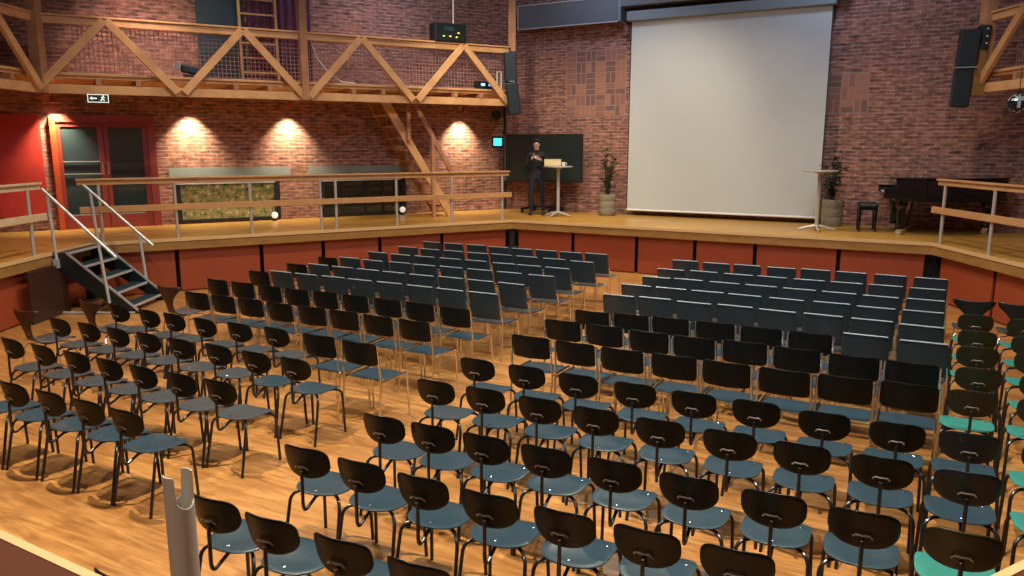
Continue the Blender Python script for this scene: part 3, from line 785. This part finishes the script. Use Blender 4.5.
ROWS = {
"L-1":[("A",-6.16,3.13),("A",-5.75,3.14),("A",-5.32,3.15),("A",-4.91,3.16),("A",-4.51,3.16)],
"L0":[("A",-7.08,3.86),("A",-6.62,3.86),("A",-6.16,3.86),("A",-5.72,3.86),("A",-5.3,3.86),("A",-4.88,3.87),("A",-4.47,3.89)],
"L1":[("D",-8.01,4.52),("A",-7.51,4.54),("A",-7.06,4.55),("A",-6.63,4.56),("A",-6.21,4.57),("A",-5.76,4.57),("A",-5.31,4.59),("A",-4.85,4.58),("A",-4.42,4.59)],
"L2":[("D",-7.85,5.11),("A",-7.59,5.23),("A",-7.08,5.22),("A",-6.7,5.23),("A",-6.23,5.22),("A",-5.79,5.25),("A",-5.33,5.28),("B",-4.68,5.18),("B",-4.21,5.16)],
"L3":[("D",-7.9,6.11),("B",-7.29,6.02),("B",-6.87,6.03),("B",-6.47,6.05),("B",-6.02,6.04),("B",-5.59,6.06),("B",-5.17,6.07),("B",-4.71,6.05),("B",-4.27,6.05)],
"L4":[("B",-7.76,6.72),("B",-7.34,6.73),("B",-6.87,6.72),("B",-6.44,6.72),("B",-6.04,6.76),("B",-5.6,6.76),("B",-5.15,6.76),("B",-4.72,6.76),("B",-4.25,6.72)],
"L5":[("B",-7.8,7.43),("C",-7.36,7.44),("C",-6.92,7.44),("C",-6.49,7.46),("C",-6.06,7.45),("C",-5.62,7.46),("C",-5.17,7.45),("C",-4.74,7.44),("C",-4.32,7.45)],
"L6":[("B",-7.82,8.14),("C",-7.35,8.12),("C",-6.9,8.11),("C",-6.47,8.11),("C",-6.03,8.1),("C",-5.6,8.09),("C",-5.18,8.12),("C",-4.74,8.11),("C",-4.31,8.11)],
"L7":[("B",-7.88,8.84),("C",-7.41,8.83),("C",-6.93,8.79),("C",-6.48,8.81),("C",-6.05,8.79),("C",-5.62,8.81),("C",-5.18,8.81),("C",-4.73,8.8),("C",-4.27,8.79)],
"L8":[("C",-7.4,9.48),("C",-6.95,9.45),("C",-6.51,9.46),("C",-6.07,9.46),("C",-5.64,9.47),("C",-5.17,9.44),("C",-4.78,9.44),("C",-4.35,9.43)],
"L9":[("C",-7.38,10.2),("C",-6.91,10.16),("C",-6.47,10.17),("C",-6.03,10.15),("C",-5.62,10.18),("C",-5.19,10.17),("C",-4.74,10.16),("C",-4.29,10.11)],
"L10":[("C",-7.4,10.93),("C",-6.97,10.94),("C",-6.55,10.96),("C",-6.09,10.9),("C",-5.67,10.9),("C",-5.25,10.91),("C",-4.82,10.9),("C",-4.42,10.94)],
"R0":[("A",-2.98,2.56),("A",-2.59,2.55),("A",-2.17,2.56),("A",-1.76,2.56)],
"R1":[("A",-3.04,3.25),("A",-2.64,3.25),("A",-2.23,3.25),("A",-1.83,3.25),("A",-1.42,3.26),("A",-1.02,3.28),("A",-0.63,3.3)],
"R2":[("A",-2.97,3.87),("A",-2.61,3.89),("A",-2.23,3.9),("A",-1.84,3.91),("A",-1.43,3.92),("A",-1.01,3.92),("A",-0.59,3.93),("A",-0.18,3.93),("E",0.23,3.93)],
"R3":[("A",-3.1,4.64),("A",-2.69,4.66),("A",-2.26,4.66),("A",-1.84,4.65),("A",-1.41,4.65),("A",-0.98,4.66),("A",-0.56,4.66),("A",-0.14,4.67),("E",0.26,4.67),("E",0.68,4.67)],
"R4":[("A",-3.13,5.28),("A",-2.69,5.29),("A",-2.25,5.28),("A",-1.8,5.28),("A",-1.37,5.28),("A",-0.95,5.3),("A",-0.52,5.28),("A",-0.1,5.29),("E",0.29,5.31),("E",0.71,5.31)],
"R5":[("B",-3.02,6.04),("B",-2.58,6.03),("B",-2.16,6.02),("B",-1.73,6.04),("B",-1.31,6.04),("B",-0.88,6.04),("B",-0.47,6.07),("B",-0.05,6.11),("E",0.33,6.24),("E",0.75,6.24)],
"R6":[("B",-3.03,6.73),("B",-2.6,6.73),("B",-2.16,6.7),("B",-1.75,6.7),("B",-1.33,6.75),("B",-0.9,6.73),("B",-0.47,6.71),("B",-0.05,6.71),("E",0.39,6.9),("E",0.81,6.9)],
"R7":[("B",-2.95,7.25),("B",-2.55,7.3),("B",-2.16,7.34),("B",-1.73,7.36),("B",-1.31,7.35),("B",-0.88,7.35),("C",-0.44,7.38),("C",-0.0,7.35),("E",0.41,7.63),("E",0.83,7.63)],
"R8":[("C",-2.95,8.04),("C",-2.55,8.08),("C",-2.12,8.04),("C",-1.7,8.08),("C",-1.28,8.05),("C",-0.86,8.06),("C",-0.44,8.05),("C",-0.02,8.0),("E",0.43,8.28),("E",0.85,8.28)],
"R9":[("C",-2.99,8.72),("C",-2.57,8.72),("C",-2.16,8.72),("C",-1.74,8.71),("C",-1.3,8.7),("C",-0.87,8.72),("C",-0.45,8.68),("C",-0.03,8.7),("E",0.44,9.06),("E",0.86,9.06)],
"R10":[("C",-2.96,9.36),("C",-2.56,9.39),("C",-2.13,9.38),("C",-1.71,9.38),("C",-1.28,9.37),("C",-0.86,9.36),("C",-0.44,9.34),("C",-0.01,9.37),("D",0.45,9.73),("D",0.87,9.73)],
"R11":[("C",-2.99,10.04),("C",-2.56,10.08),("C",-2.12,10.06),("C",-1.7,10.07),("C",-1.28,10.07),("C",-0.86,10.08),("C",-0.44,10.1),("C",-0.01,10.09)],
"R12":[("C",-3.05,10.9),("C",-2.6,10.86),("C",-2.18,10.89),("C",-1.74,10.88),("C",-1.31,10.93),("C",-0.88,10.92),("C",-0.43,10.92),("C",0.02,10.9)],
"R-1":[("A",-2.75,1.91)],
}
PROTO = {'A': lambda: make_oval('oval_back_chair', 'seatblue', 'backblack'),
         'G': lambda: make_oval('oval_back_chair', 'seatgrey', 'backblack'),
         'E': lambda: make_oval('oval_back_chair', 'seatteal', 'backolive'),
         'N': lambda: make_oval('oval_back_chair', 'seatblue', 'backnavy'),
         'B': lambda: make_square('square_back_chair'),
         'C': lambda: make_panel('panel_back_chair'),
         'D': lambda: make_ant('waisted_chair', 'antbrown'),
         'K': lambda: make_ant('waisted_chair', 'antblack')}
KIND = {'A': 'black oval-backed chair', 'G': 'black oval-backed chair', 'E': 'teal-seated oval-backed chair', 'N': 'navy oval-backed chair', 'B': 'black square-backed chair',
        'C': 'slate panel-backed chair', 'D': 'brown narrow-waisted chair', 'K': 'black narrow-waisted chair'}
GRP = {'A': 'black oval-backed chairs', 'G': 'black oval-backed chairs', 'E': 'teal-seated chairs', 'N': 'navy oval-backed chairs', 'B': 'black square-backed chairs',
       'C': 'slate panel-backed chairs', 'D': 'narrow-waisted shell chairs', 'K': 'narrow-waisted shell chairs'}
ORD = ['', 'first', 'second', 'third', 'fourth', 'fifth', 'sixth', 'seventh', 'eighth', 'ninth', 'tenth', 'eleventh', 'twelfth', 'thirteenth', 'fourteenth']
made = {}
rng = random.Random(3)
for blk in ('L', 'R'):
    keys = sorted([k for k in ROWS if k[0] == blk], key=lambda k: int(k[1:]))
    nr = len(keys)
    for ri, key in enumerate(keys):
        row = ROWS[key]; n = len(row)
        for ci, (ty, u, v) in enumerate(row):
            if blk == 'R' and ty == 'D': ty = 'K'
            if ty == 'A' and blk == 'L' and key in ('L1', 'L2', 'L0') and ci < 7: ty = 'G'
            if ty == 'E' and key in ('R3', 'R4') and ci == n-2: ty = 'N'
            if ty not in made: o = made[ty] = PROTO[ty]()
            else: o = copy_tree(made[ty])
            o.location = (.8763*u+.4818*v, -.4818*u+.8763*v, 0)
            o.scale = (1, 1, .97 if ty == 'C' else .94)
            o.rotation_euler = (0, 0, FACE+(radians(3) if blk == 'R' and ty in 'AEN' else 0)+radians(rng.uniform(-1.6, 1.6)))
            col = f'{ORD[ci+1]} from left' if ci < n/2 else (f'{ORD[n-ci]} from right' if n-ci > 1 else 'rightmost')
            if key in ('R0', 'R1') and ci: col = f'{ORD[ci+1]} from left'
            if ci == 0: col = 'leftmost'
            if key == 'L-1': col = f'{ORD[n-ci]} from right' if n-ci > 1 else 'rightmost'
            if n == 1: col = 'the only one'
            rw = f'{ORD[ri+1]} row from camera' if ri < nr/2 else (f'{ORD[nr-ri]} row from stage' if nr-ri > 1 else 'row nearest the stage')
            o['label'] = f'{KIND[ty]}, {col}, {rw}, {"left" if blk == "L" else "right"} seating block'
            o['group'] = GRP[ty]+(' in the left block' if blk == 'L' else ' in the right block')

# ------------------------------------------------------------------ back wall: screen, casing, television
wb = W['B']
t = thing('projection_screen', 'large white projection screen hanging on the brick stage wall', 'screen', wb.at(4.99, 0, .25), wb.ang)
MB().box((0, 0, 2.98), (3.92, .006, 3.92)).build('cloth', 'screen', t)
for x in (-1.963, 1.963): MB().box((x, 0, 2.98), (.016, .010, 3.92)).build('edge_band', 'dark', t)
MB().tube([(-1.96, 0, 1.02), (1.96, 0, 1.02)], .022, 10).build('weight_bar', 'pale', t)
mb = MB().box((0, -.02, 5.02), (4.06, .22, .19)); mb.build('roller_casing', 'case', t, bevel=.015)
t = thing('wall_duct', 'dark grey duct along the wall above the screen casing', 'duct', wb.at(5.06, 5.20, .24), wb.ang)
MB().box((0, 0, .22), (4.4, .44, .42)).build('duct_body', 'casedark', t, bevel=.01)
MB().box((-2.22, 0, .10), (.05, .48, .75)).build('duct_flange', 'case', t, bevel=.01)
t = thing('grey_panel', 'long grey panel with pale edging high on the wall left of the screen', 'panel', wb.at(1.60, 4.95, .26), wb.ang)
MB().box((-.05, 0, .25), (2.40, .08, .48)).build('panel_board', 'casedark', t)
mb = MB(); mb.box((-.04, -.045, .0), (2.44, .02, .022)); mb.box((-.04, -.045, .50), (2.44, .02, .022)); mb.box((-1.27, -.045, .25), (.022, .02, .50)); mb.build('edging', 'caseedge', t)
MB().tube([(1.2, -.1, .0), (1.2, -.02, .0)], .035, 10).build('bracket', 'chrome', t)
# basket-weave brick patches
def weave(s0, z0, nx, nz, n):
    mb = MB(); r = random.Random(n); B_ = .235
    mb.mat('mortarpale'); sbox(mb, wb, s0-.01, s0+nx*B_+.01, z0-.01, z0+nz*B_+.01, -.01, .004)
    for i in range(nx):
        for j in range(nz):
            mb.mat(r.choice(['bk1', 'bk2', 'bk3']))
            a = s0+i*B_; b = z0+j*B_; g = .012; third = B_/3 if False else B_/2
            vert = r.random() < .5
            for q in range(2):
                if r.random() < .4: mb.mat(r.choice(['bk1', 'bk2', 'bk3']))
                if vert: sbox(mb, wb, a+q*third+g, a+(q+1)*third-g, b+g, b+B_-g, -.01, .010)
                else: sbox(mb, wb, a+g, a+B_-g, b+q*third+g, b+(q+1)*third-g, -.01, .010)
    return struct(mb.build(f'trim_{80+n}', None))
M['mortarpale'] = plain('pale_mortar', (.34, .23, .18), .9)
M['bk1'] = plain('dull_red_brick', (.30, .13, .09), .85); M['bk2'] = plain('warm_brick', (.38, .17, .10), .85); M['bk3'] = plain('dark_brick', (.20, .10, .08), .85)
weave(1.42, 3.02, 6, 6, 1); weave(6.93, 3.00, 3, 3, 2)
# television on a wheeled stand
t = thing('television', 'large black television on a wheeled stand behind the speaker', 'television', wb.at(1.09, STAGE, .50), wb.ang)
MB().box((0, 0, 1.21), (1.96, .06, 1.06)).build('bezel', 'dark', t, bevel=.01)
MB().box((0, -.033, 1.215), (1.90, .006, 1.00)).build('screen', 'tvglass', t)
MB().box((-.965, -.034, 1.21), (.012, .008, 1.04)).build('edge_trim', 'case', t)
for x in (-.35, .35): MB().box((x, .06, .80), (.07, .05, 1.46)).build('column', 'dark', t)
for x in (-.35, .35): MB().box((x, -.02, .09), (.07, .66, .05)).build('foot', 'dark', t, bevel=.01)
for x in (-.35, .35):
    for y in (-.32, .28): MB().tube([(x-.02, y, .036), (x+.02, y, .036)], .035, 12).build('castor', 'dark', t)
MB().box((0, .05, .12), (.66, .05, .06)).build('cross_bar', 'dark', t)

# ------------------------------------------------------------------ standing tables
def cocktail(loc, rz, label, feet):
    t = thing('standing_table', label, 'table', loc, rz, 'tall standing tables on the stage')
    MB().lathe([(.27, 1.035), (.305, 1.04), (.31, 1.05), (.305, 1.062), (.0, 1.064)], 32).build('table_top', 'tabletop', t)
    MB().lathe([(.034, .06), (.034, 1.0), (.10, 1.02), (.10, 1.038)], 16).build('pole', 'steel', t, smooth=True)
    for k in range(4):
        a = radians(45+90*k)
        MB().tube([(.03*cos(a), .03*sin(a), .09), (.16*cos(a), .16*sin(a), .065), (.31*cos(a), .31*sin(a), .022)], .02, 8, radii=[.028, .024, .018]).build('foot', 'steel', t, smooth=True)
    return t
cocktail((.98, 16.45, STAGE), radians(10), 'tall round standing table beside the speaker, carrying a cream box', 4)
cocktail((5.42, 13.68, STAGE), radians(30), 'empty tall round standing table in front of the screen edge', 4)
t = thing('cardboard_box', 'long cream box lying on the speaker\'s standing table', 'box', (.86, 16.42, STAGE+1.066), radians(-6))
MB().box((0, 0, .065), (.35, .2, .12)).build('carton', 'cream', t, bevel=.008)
MB().box((0, 0, .134), (.355, .205, .012)).build('lid', 'cream', t)
t = thing('cup', 'small white cup beside the cream box', 'cup', (1.08, 16.38, STAGE+1.066))
MB().lathe([(.03, 0), (.042, .06), (.045, .08), (.038, .078), (.026, .01), (0, .01)], 14).build('bowl', 'pale', t, smooth=True)
MB().tube([(.04, 0, .065), (.07, 0, .06), (.07, 0, .03), (.038, 0, .02)], .006, 6).build('handle', 'pale', t)

# ------------------------------------------------------------------ potted plants
def potted(loc, label, r_, h_, ph, leafm, seed, lean=0):
    t = thing('potted_plant', label, 'plant', loc, 0, 'potted plants on the stage')
    prof = [(r_*.86, 0), (r_*.98, h_*.08), (r_, h_*.3), (r_*.97, h_*.34), (r_*1.0, h_*.38), (r_*1.0, h_*.64), (r_*.96, h_*.68), (r_, h_*.72), (r_*1.02, h_*.97), (r_*.98, h_), (r_*.9, h_*.96), (r_*.86, h_*.86), (0, h_*.86)]
    MB().lathe(prof, 28).build('planter', 'pot', t, smooth=True)
    rnd = random.Random(seed); mb = MB(); lf = MB()
    for k in range(13):
        a = rnd.uniform(0, 2*pi); hh = ph*(1 if k < 2 else rnd.uniform(.35, .85)); sp = rnd.uniform(.02, .10) if k < 3 else rnd.uniform(.08, .26)
        b0 = Vector((rnd.uniform(-.05, .05), rnd.uniform(-.05, .05), h_*.85)); b2 = Vector((lean*hh+sp*cos(a), sp*sin(a), h_*.85+hh)); b1 = (b0+b2)/2+Vector((-sp*.3*cos(a), -sp*.3*sin(a), .08))
        pts = arc(b0, b1, b2, 7); mb.tube(pts, .006, 5, radii=[.009-.0008*q for q in range(8)])
        for q in range(2, 8):
            for w in range(3 if q < 6 else 4):
                p = pts[q]; aa = rnd.uniform(0, 2*pi); ln = rnd.uniform(.07, .13); el = rnd.uniform(-.3, .7)
                d = Vector((cos(aa)*cos(el), sin(aa)*cos(el), sin(el))); s_ = d.cross(Vector((0, 0, 1))).normalized()*ln*.22
                up = Vector((0, 0, .012))
                lf.add([p, p+d*ln*.45+s_+up, p+d*ln, p+d*ln*.45-s_+up, p+d*ln*.45-up*.4], [(0, 1, 4), (1, 2, 4), (2, 3, 4), (3, 0, 4)])
    mb.build('stem', 'stem', t); lf.build('foliage', leafm, t)
    return t
potted((2.06, 16.72, STAGE), 'thin leafy plant in a woven grey planter left of the screen', .185, .46, 1.0, 'leaf', 5)
potted((6.02, 14.50, STAGE), 'dark leafy plant in a woven grey planter right of the screen', .19, .50, .95, 'leafdark', 9)

# ------------------------------------------------------------------ grand piano and stool
pr = radians(-21)
t = thing('grand_piano', 'black grand piano with closed lid at the right end of the stage', 'piano', (6.52, 13.62, STAGE), pr)
HW = .64
def case_outline(g=0.0):
    P_ = [(.02-g, -HW-g), (.95, -HW-g)]
    P_ += [(1.15, -HW+.03-g), (1.35, -.42-g), (1.55, -.24-g), (1.75, -.13-g), (1.88+g, .0), (1.94+g, .18), (1.93+g, .36), (1.84+g, .50+g), (1.66, .60+g), (1.4, HW+g), (.02-g, HW+g)]
    return P_
cs = [(x, y) for x, y in case_outline()]
MB().prism([(x+.12 if x < .1 else x, y) for x, y in cs], .57, .93).build('case', 'lacquer', t, bevel=.01)
MB().prism([(x+.13 if x < .1 else x, y) for x, y in case_outline(.015)], .935, .965).build('lid', 'lacquer', t, bevel=.006)
mb = MB(); mb.box((.10, 0, .64), (.26, 2*HW-.02, .06)); mb.box((.06, -HW+.04, .72), (.18, .08, .14)); mb.box((.06, HW-.04, .72), (.18, .08, .14)); mb.box((-.02, 0, .665), (.03, 2*HW, .05))
mb.build('key_bed', 'lacquer', t, bevel=.008)
mb = MB(); nk = 52
for k in range(nk): y = -.56+1.12*(k+.5)/nk; mb.box((.07, y, .685), (.12, 1.12/nk-.0015, .022))
mb.build('white_keys', 'keys', t)
mb = MB()
for k in range(nk-1):
    if k % 7 in (2, 6): continue
    mb.box((.095, -.56+1.12*(k+1)/nk, .705), (.07, .011, .022))
mb.build('black_keys', 'dark', t)
MB().box((.13, 0, .80), (.02, 2*HW-.16, .12)).build('fallboard', 'lacquer', t)
for (x, y) in ((.26, -.52), (.26, .52), (1.66, .22)):
    l_ = MB().lathe([(.10, .60), (.10, .50), (.075, .44), (.065, .14), (.075, .10)], 12, (x, y, 0)).build('leg', 'lacquer', t)
    mb = MB(); mb.tube([(x-.02, y-.045, .045), (x-.02, y+.045, .045)], .045, 14); mb.box((x, y, .09), (.09, .07, .04)); mb.build('castor', 'brass', l_)
mb = MB(); mb.box((.42, 0, .12), (.12, .30, .09)); mb.tube([(.42, -.1, .15), (.50, -.09, .62)], .012, 6); mb.tube([(.42, .1, .15), (.50, .09, .62)], .012, 6)
mb.build('pedal_lyre', 'lacquer', t)
for y in (-.06, 0, .06): MB().box((.34, y, .06), (.10, .02, .01)).build('pedal', 'brass', t)
for x, y, w in ((.42, -.35, .05), (.55, -.30, .035)):
    o = MB().lathe([(w, 0), (w, .02), (w*.5, .03)], 10).build('small_dish', 'brass')
    o.location = Vector((6.52, 13.62, STAGE+.967))+Matrix.Rotation(pr, 3, 'Z') @ Vector((x, y, 0)); tag(o, 'tiny shiny dish on the piano lid, '+('left one' if x < .5 else 'right one'), 'dish')
t = thing('piano_bench', 'black padded piano bench on the stage left of the grand piano', 'bench', (6.32, 13.72, STAGE), pr+pi/2)
MB().box((0, 0, .46), (.56, .33, .07)).build('cushion', 'dark', t, bevel=.03)
MB().box((0, 0, .405), (.54, .31, .05)).build('apron', 'lacquer', t, bevel=.005)
for sx in (-1, 1):
    for sy in (-1, 1): MB().tube([(sx*.24, sy*.125, .40), (sx*.245, sy*.13, 0)], .02, 8, radii=[.026, .018]).build('leg', 'lacquer', t)

# ------------------------------------------------------------------ the person on stage
def person():
    bm = bmesh.new(); sk = []
    V = {}
    J = [('pelvis', (0, 0, .92), .135, .10), ('waist', (0, -.005, 1.06), .125, .092), ('chest', (0, -.0, 1.25), .150, .105), ('uchest', (0, .01, 1.37), .135, .088), ('neck', (0, .005, 1.455), .052, .052), ('head0', (0, -.02, 1.53), .060, .068), ('head1', (0, -.035, 1.605), .074, .092), ('head2', (0, -.03, 1.665), .055, .070)]
    for n_, p, rx, ry in J: V[n_] = (p, rx, ry)
    E_ = [('pelvis', 'waist'), ('waist', 'chest'), ('chest', 'uchest'), ('uchest', 'neck'), ('neck', 'head0'), ('head0', 'head1'), ('head1', 'head2')]
    def lim(root, lst, pre):
        prev = root
        for i, (p, r) in enumerate(lst):
            V[f'{pre}{i}'] = (p, r, r); E_.append((prev, f'{pre}{i}')); prev = f'{pre}{i}'
    lim('pelvis', [((-.095, 0, .84), .092), ((-.115, -.005, .66), .080), ((-.125, -.02, .48), .060), ((-.13, .0, .30), .056), ((-.135, .02, .10), .040)], 'rl')
    lim('pelvis', [((.095, 0, .84), .092), ((.125, -.005, .66), .080), ((.145, -.02, .48), .060), ((.155, .0, .30), .056), ((.165, .02, .10), .040)], 'll')
    lim('uchest', [((-.17, .01, 1.375), .066), ((-.235, .02, 1.24), .052), ((-.25, .0, 1.10), .045), ((-.185, -.14, 1.21), .038), ((-.10, -.235, 1.305), .028), ((-.075, -.262, 1.332), .030)], 'ra')
    lim('uchest', [((.17, .01, 1.375), .066), ((.245, .02, 1.24), .052), ((.26, .0, 1.10), .045), ((.185, -.14, 1.19), .038), ((.10, -.235, 1.27), .028), ((.070, -.262, 1.295), .030)], 'la')
    me = bpy.data.meshes.new('body'); ks = list(V)
    me.from_pydata([V[k][0] for k in ks], [(ks.index(a), ks.index(b)) for a, b in E_], [])
    o = bpy.data.objects.new('body_tmp', me); COL.objects.link(o)
    md = o.modifiers.new('skin', 'SKIN'); md.use_smooth_shade = True
    if not me.skin_vertices:
        me.attributes.new  # layer is created by the modifier below
    try:
        with bpy.context.temp_override(object=o, active_object=o): pass
    except Exception: pass
    if not me.skin_vertices:
        bm_ = bmesh.new(); bm_.from_mesh(me); bm_.verts.layers.skin.verify(); bm_.to_mesh(me); bm_.free()
    for i, k in enumerate(ks):
        sv = me.skin_vertices[0].data[i]; sv.radius = (V[k][1], V[k][2]); sv.use_root = (k == 'pelvis')
    sb = o.modifiers.new('sub', 'SUBSURF'); sb.levels = 2; sb.render_levels = 2
    bpy.context.view_layer.update()
    dg = bpy.context.evaluated_depsgraph_get(); ev = o.evaluated_get(dg); m2 = bpy.data.meshes.new_from_object(ev)
    mb = MB(); mb.mat('skin')
    mb.v = [tuple(v.co) for v in m2.vertices]; mb.mats = ['skin', 'jeans', 'cloth']
    for p in m2.polygons:
        c = p.center; mb.f.append(tuple(p.vertices))
        arm_hand = (c.y < -.225 and 1.15 < c.z < 1.45 and abs(c.x) < .125)
        mb.m.append(0 if (c.z > 1.475 or arm_hand) else (1 if c.z < .93 else 2))
    bpy.data.objects.remove(o)
    # fingers, thumb: short tapered chains rooted in each palm
    mb.mi = 0
    for sx, base in ((-1, Vector((-.075, -.262, 1.332))), (1, Vector((.070, -.262, 1.295)))):
        inn = -sx
        for q in range(4):
            b0 = base+Vector((inn*.012, -.012, .022-.015*q)); ln = (.062, .070, .066, .052)[q]
            mb.tube([b0, b0+Vector((inn*ln*.5, -.022, .004)), b0+Vector((inn*ln*.85, -.012, .0)), b0+Vector((inn*ln*.9, .010, -.004))], .009, 7, radii=[.010, .0095, .0085, .007])
        b0 = base+Vector((0, -.008, .03)); mb.tube([b0, b0+Vector((inn*.012, -.022, .03)), b0+Vector((inn*.030, -.026, .046))], .01, 7, radii=[.012, .0105, .009])
    # nose, ears, brow and mouth belong to the same surface mesh
    hc = Vector((0, -.035, 1.605))
    mb.add([hc+Vector(v) for v in ((-.008, -.085, .028), (.008, -.085, .028), (-.016, -.088, -.012), (.016, -.088, -.012), (0, -.112, -.008), (0, -.082, -.022))], [(0, 1, 4), (0, 4, 2), (1, 3, 4), (2, 4, 5), (4, 3, 5), (0, 2, 5), (1, 5, 3), (0, 5, 1)])
    for sx in (-1, 1):
        mb.lathe([(.004, -.028), (.014, -.018), (.018, .006), (.010, .026), (.002, .03)], 8, (sx*.076, -.025, 1.605), sx=.5)
    return mb
pb = person()
t = thing('person', 'person in dark clothes standing on stage, looking down at a device held at chest', 'person', (.53, 16.82, STAGE), radians(-4))
t.scale = (.88, .93, .94)
body = pb.build('body', None, t, smooth=True); body.modifiers.clear()
# head bows slightly: hair, eyes, collar
mb = MB(); sp = []
hc = Vector((0, -.022, 1.628))
def cap(u, v):   # u angle around, v polar
    return hc+Vector((.084*sin(v)*cos(u), .102*sin(v)*sin(u), .088*cos(v)))
n1, n2 = 18, 7; vs = []
for i in range(n2+1):
    for j in range(n1):
        u = 2*pi*j/n1; front = max(0, -sin(u)); v = (pi*.50-.24*pi*front+.10*pi*max(0, sin(u)))*i/n2; p = cap(u, v)
        rnd_ = .004*math.sin(7*u+3*i); vs.append(p+(p-hc).normalized()*rnd_)
fs = [(i*n1+j, i*n1+(j+1) % n1, (i+1)*n1+(j+1) % n1, (i+1)*n1+j) for i in range(n2) for j in range(n1)]
mb.add(vs, fs); hr = mb.build('hair', 'hair', t, smooth=True); hr.modifiers.clear(); s_ = hr.modifiers.new('th', 'SOLIDIFY'); s_.thickness = .012
for sx in (-1, 1):
    MB().lathe([(.001, -.006), (.009, 0), (.001, .006)], 10, (sx*.028, -.122, 1.615)).build('eye', 'dark', t)
    MB().bar((sx*.014, -.126, 1.634), (sx*.044, -.118, 1.634), .006, .006).build('eyebrow', 'hair', t)
MB().bar((-.018, -.113, 1.563), (.018, -.113, 1.563), .006, .007).build('mouth', 'lampred', t)
MB().lathe([(.066, 1.435), (.070, 1.45), (.066, 1.485), (.060, 1.487), (.060, 1.44)], 18).build('collar', 'cloth', t)
for sx in (-1, 1):
    x = -.135 if sx < 0 else .165
    mb = MB(); mb.tube([(x, .075, .05), (x, .03, .055), (x+sx*.01, -.06, .045), (x+sx*.02, -.14, .035), (x+sx*.02, -.175, .03)], .05, 10, radii=[.035, .05, .048, .042, .02])
    mb.v = [(a, b, max(.0, c)) for a, b, c in mb.v]; mb.build('shoe', 'shoe', t, smooth=True)
ph = thing('phone', 'small dark device held in both hands of the person on stage', 'phone', (.53, 16.82, STAGE), radians(-4))
ph.scale = (.88, .93, .94)
MB().bar((-.02, -.300, 1.27), (.005, -.285, 1.39), .06, .012, up=(0, 1, .3)).build('phone_body', 'dark', ph, bevel=.004)
MB().bar((-.018, -.3080, 1.30), (.003, -.2965, 1.35), .025, .002, up=(0, 1, .3)).build('phone_face', 'pale', ph)

# ------------------------------------------------------------------ lighting
def area(name, loc, target, size, power, col, spread=180, shape='SQUARE'):
    l = bpy.data.lights.new(name, 'AREA'); l.energy = power; l.color = col; l.size = size; l.shape = shape
    l.spread = radians(spread)
    o = bpy.data.objects.new(name, l); COL.objects.link(o); o.location = loc
    o.rotation_euler = (Vector(target)-Vector(loc)).to_track_quat('-Z', 'Y').to_euler()
    return o
def spot(name, loc, target, power, col, cone, blend=.6, rad=.05):
    l = bpy.data.lights.new(name, 'SPOT'); l.energy = power; l.color = col; l.spot_size = radians(cone); l.spot_blend = blend; l.shadow_soft_size = rad
    o = bpy.data.objects.new(name, l); COL.objects.link(o); o.location = loc
    o.rotation_euler = (Vector(target)-Vector(loc)).to_track_quat('-Z', 'Y').to_euler()
    return o
WARM = (1.0, .84, .62); COOL = (.60, .76, 1.0)
for i, (x, y, p) in enumerate([(-3.6, 5.6, 300), (1.2, 3.6, 300), (-3.0, 10.4, 200), (3.2, 8.6, 230), (1.8, 13.2, 230), (-1.6, -.4, 150)]):  # last entry is an unseen light added behind the camera for the near post
    area(f'overhead_light_{i}', (x, y, 6.7), (x, y, 0), .16, p*.86, WARM, 125, 'DISK')
for i, (x, y, tx, ty, p) in enumerate([(2.2, 12.5, 3.0, 17.4, 45), (5.2, 10.6, 7.0, 14.0, 26), (-1.0, 12.5, .4, 17.8, 85)]):
    spot(f'stage_spot_{i}', (x, y, 6.6), (tx, ty, 1.2), p*8, WARM, 58, .8, .12)
for i, (x, y) in enumerate([(-5.6, 14.6), (-3.0, 16.0)]):
    spot(f'gallery_spot_{i}', (T['L'].at(2.4+i*3.6, 6.7, 1.2)), T['L'].at(2.4+i*3.6, 3.6, -.6), 230, (1.0, .80, .66), 80, .8, .1)
for i, (sd_, s_) in enumerate([(T['L'], 6.2), (T['B'], 1.6), (T['B'], 6.4)]):
    a_ = sd_.at(s_, 6.8, .6)
    area(f'cool_wall_fill_{i}', a_, sd_.at(s_, 4.9, -1.5), .6, 24, (.58, .68, 1.0), 120)  # unseen cool lights added up high to tint the upper walls
spot('gallery_spot_2', T['L'].at(1.4, 6.2, 1.6), T['L'].at(1.6, 3.9, -1.5), 520, (1.0, .70, .62), 46, .9, .1)
area('cool_fill', (1.0, 6.5, 6.9), (1.0, 9.5, 0), 4.0, 520, COOL)  # added cool light for a blue sheen on the seats; ceiling has no opening
for s, lab in LAMPS:
    c = wl.at(s, 3.10, .28); tg = wl.at(s, 2.05, .0)
    spot('downlight_beam', c, tg, 330, (1.0, .83, .56), 88, 1.0, .03)
w = bpy.data.worlds.new('world'); SC.world = w; w.use_nodes = True
w.node_tree.nodes['Background'].inputs[0].default_value = (.5, .6, .8, 1); w.node_tree.nodes['Background'].inputs[1].default_value = .05
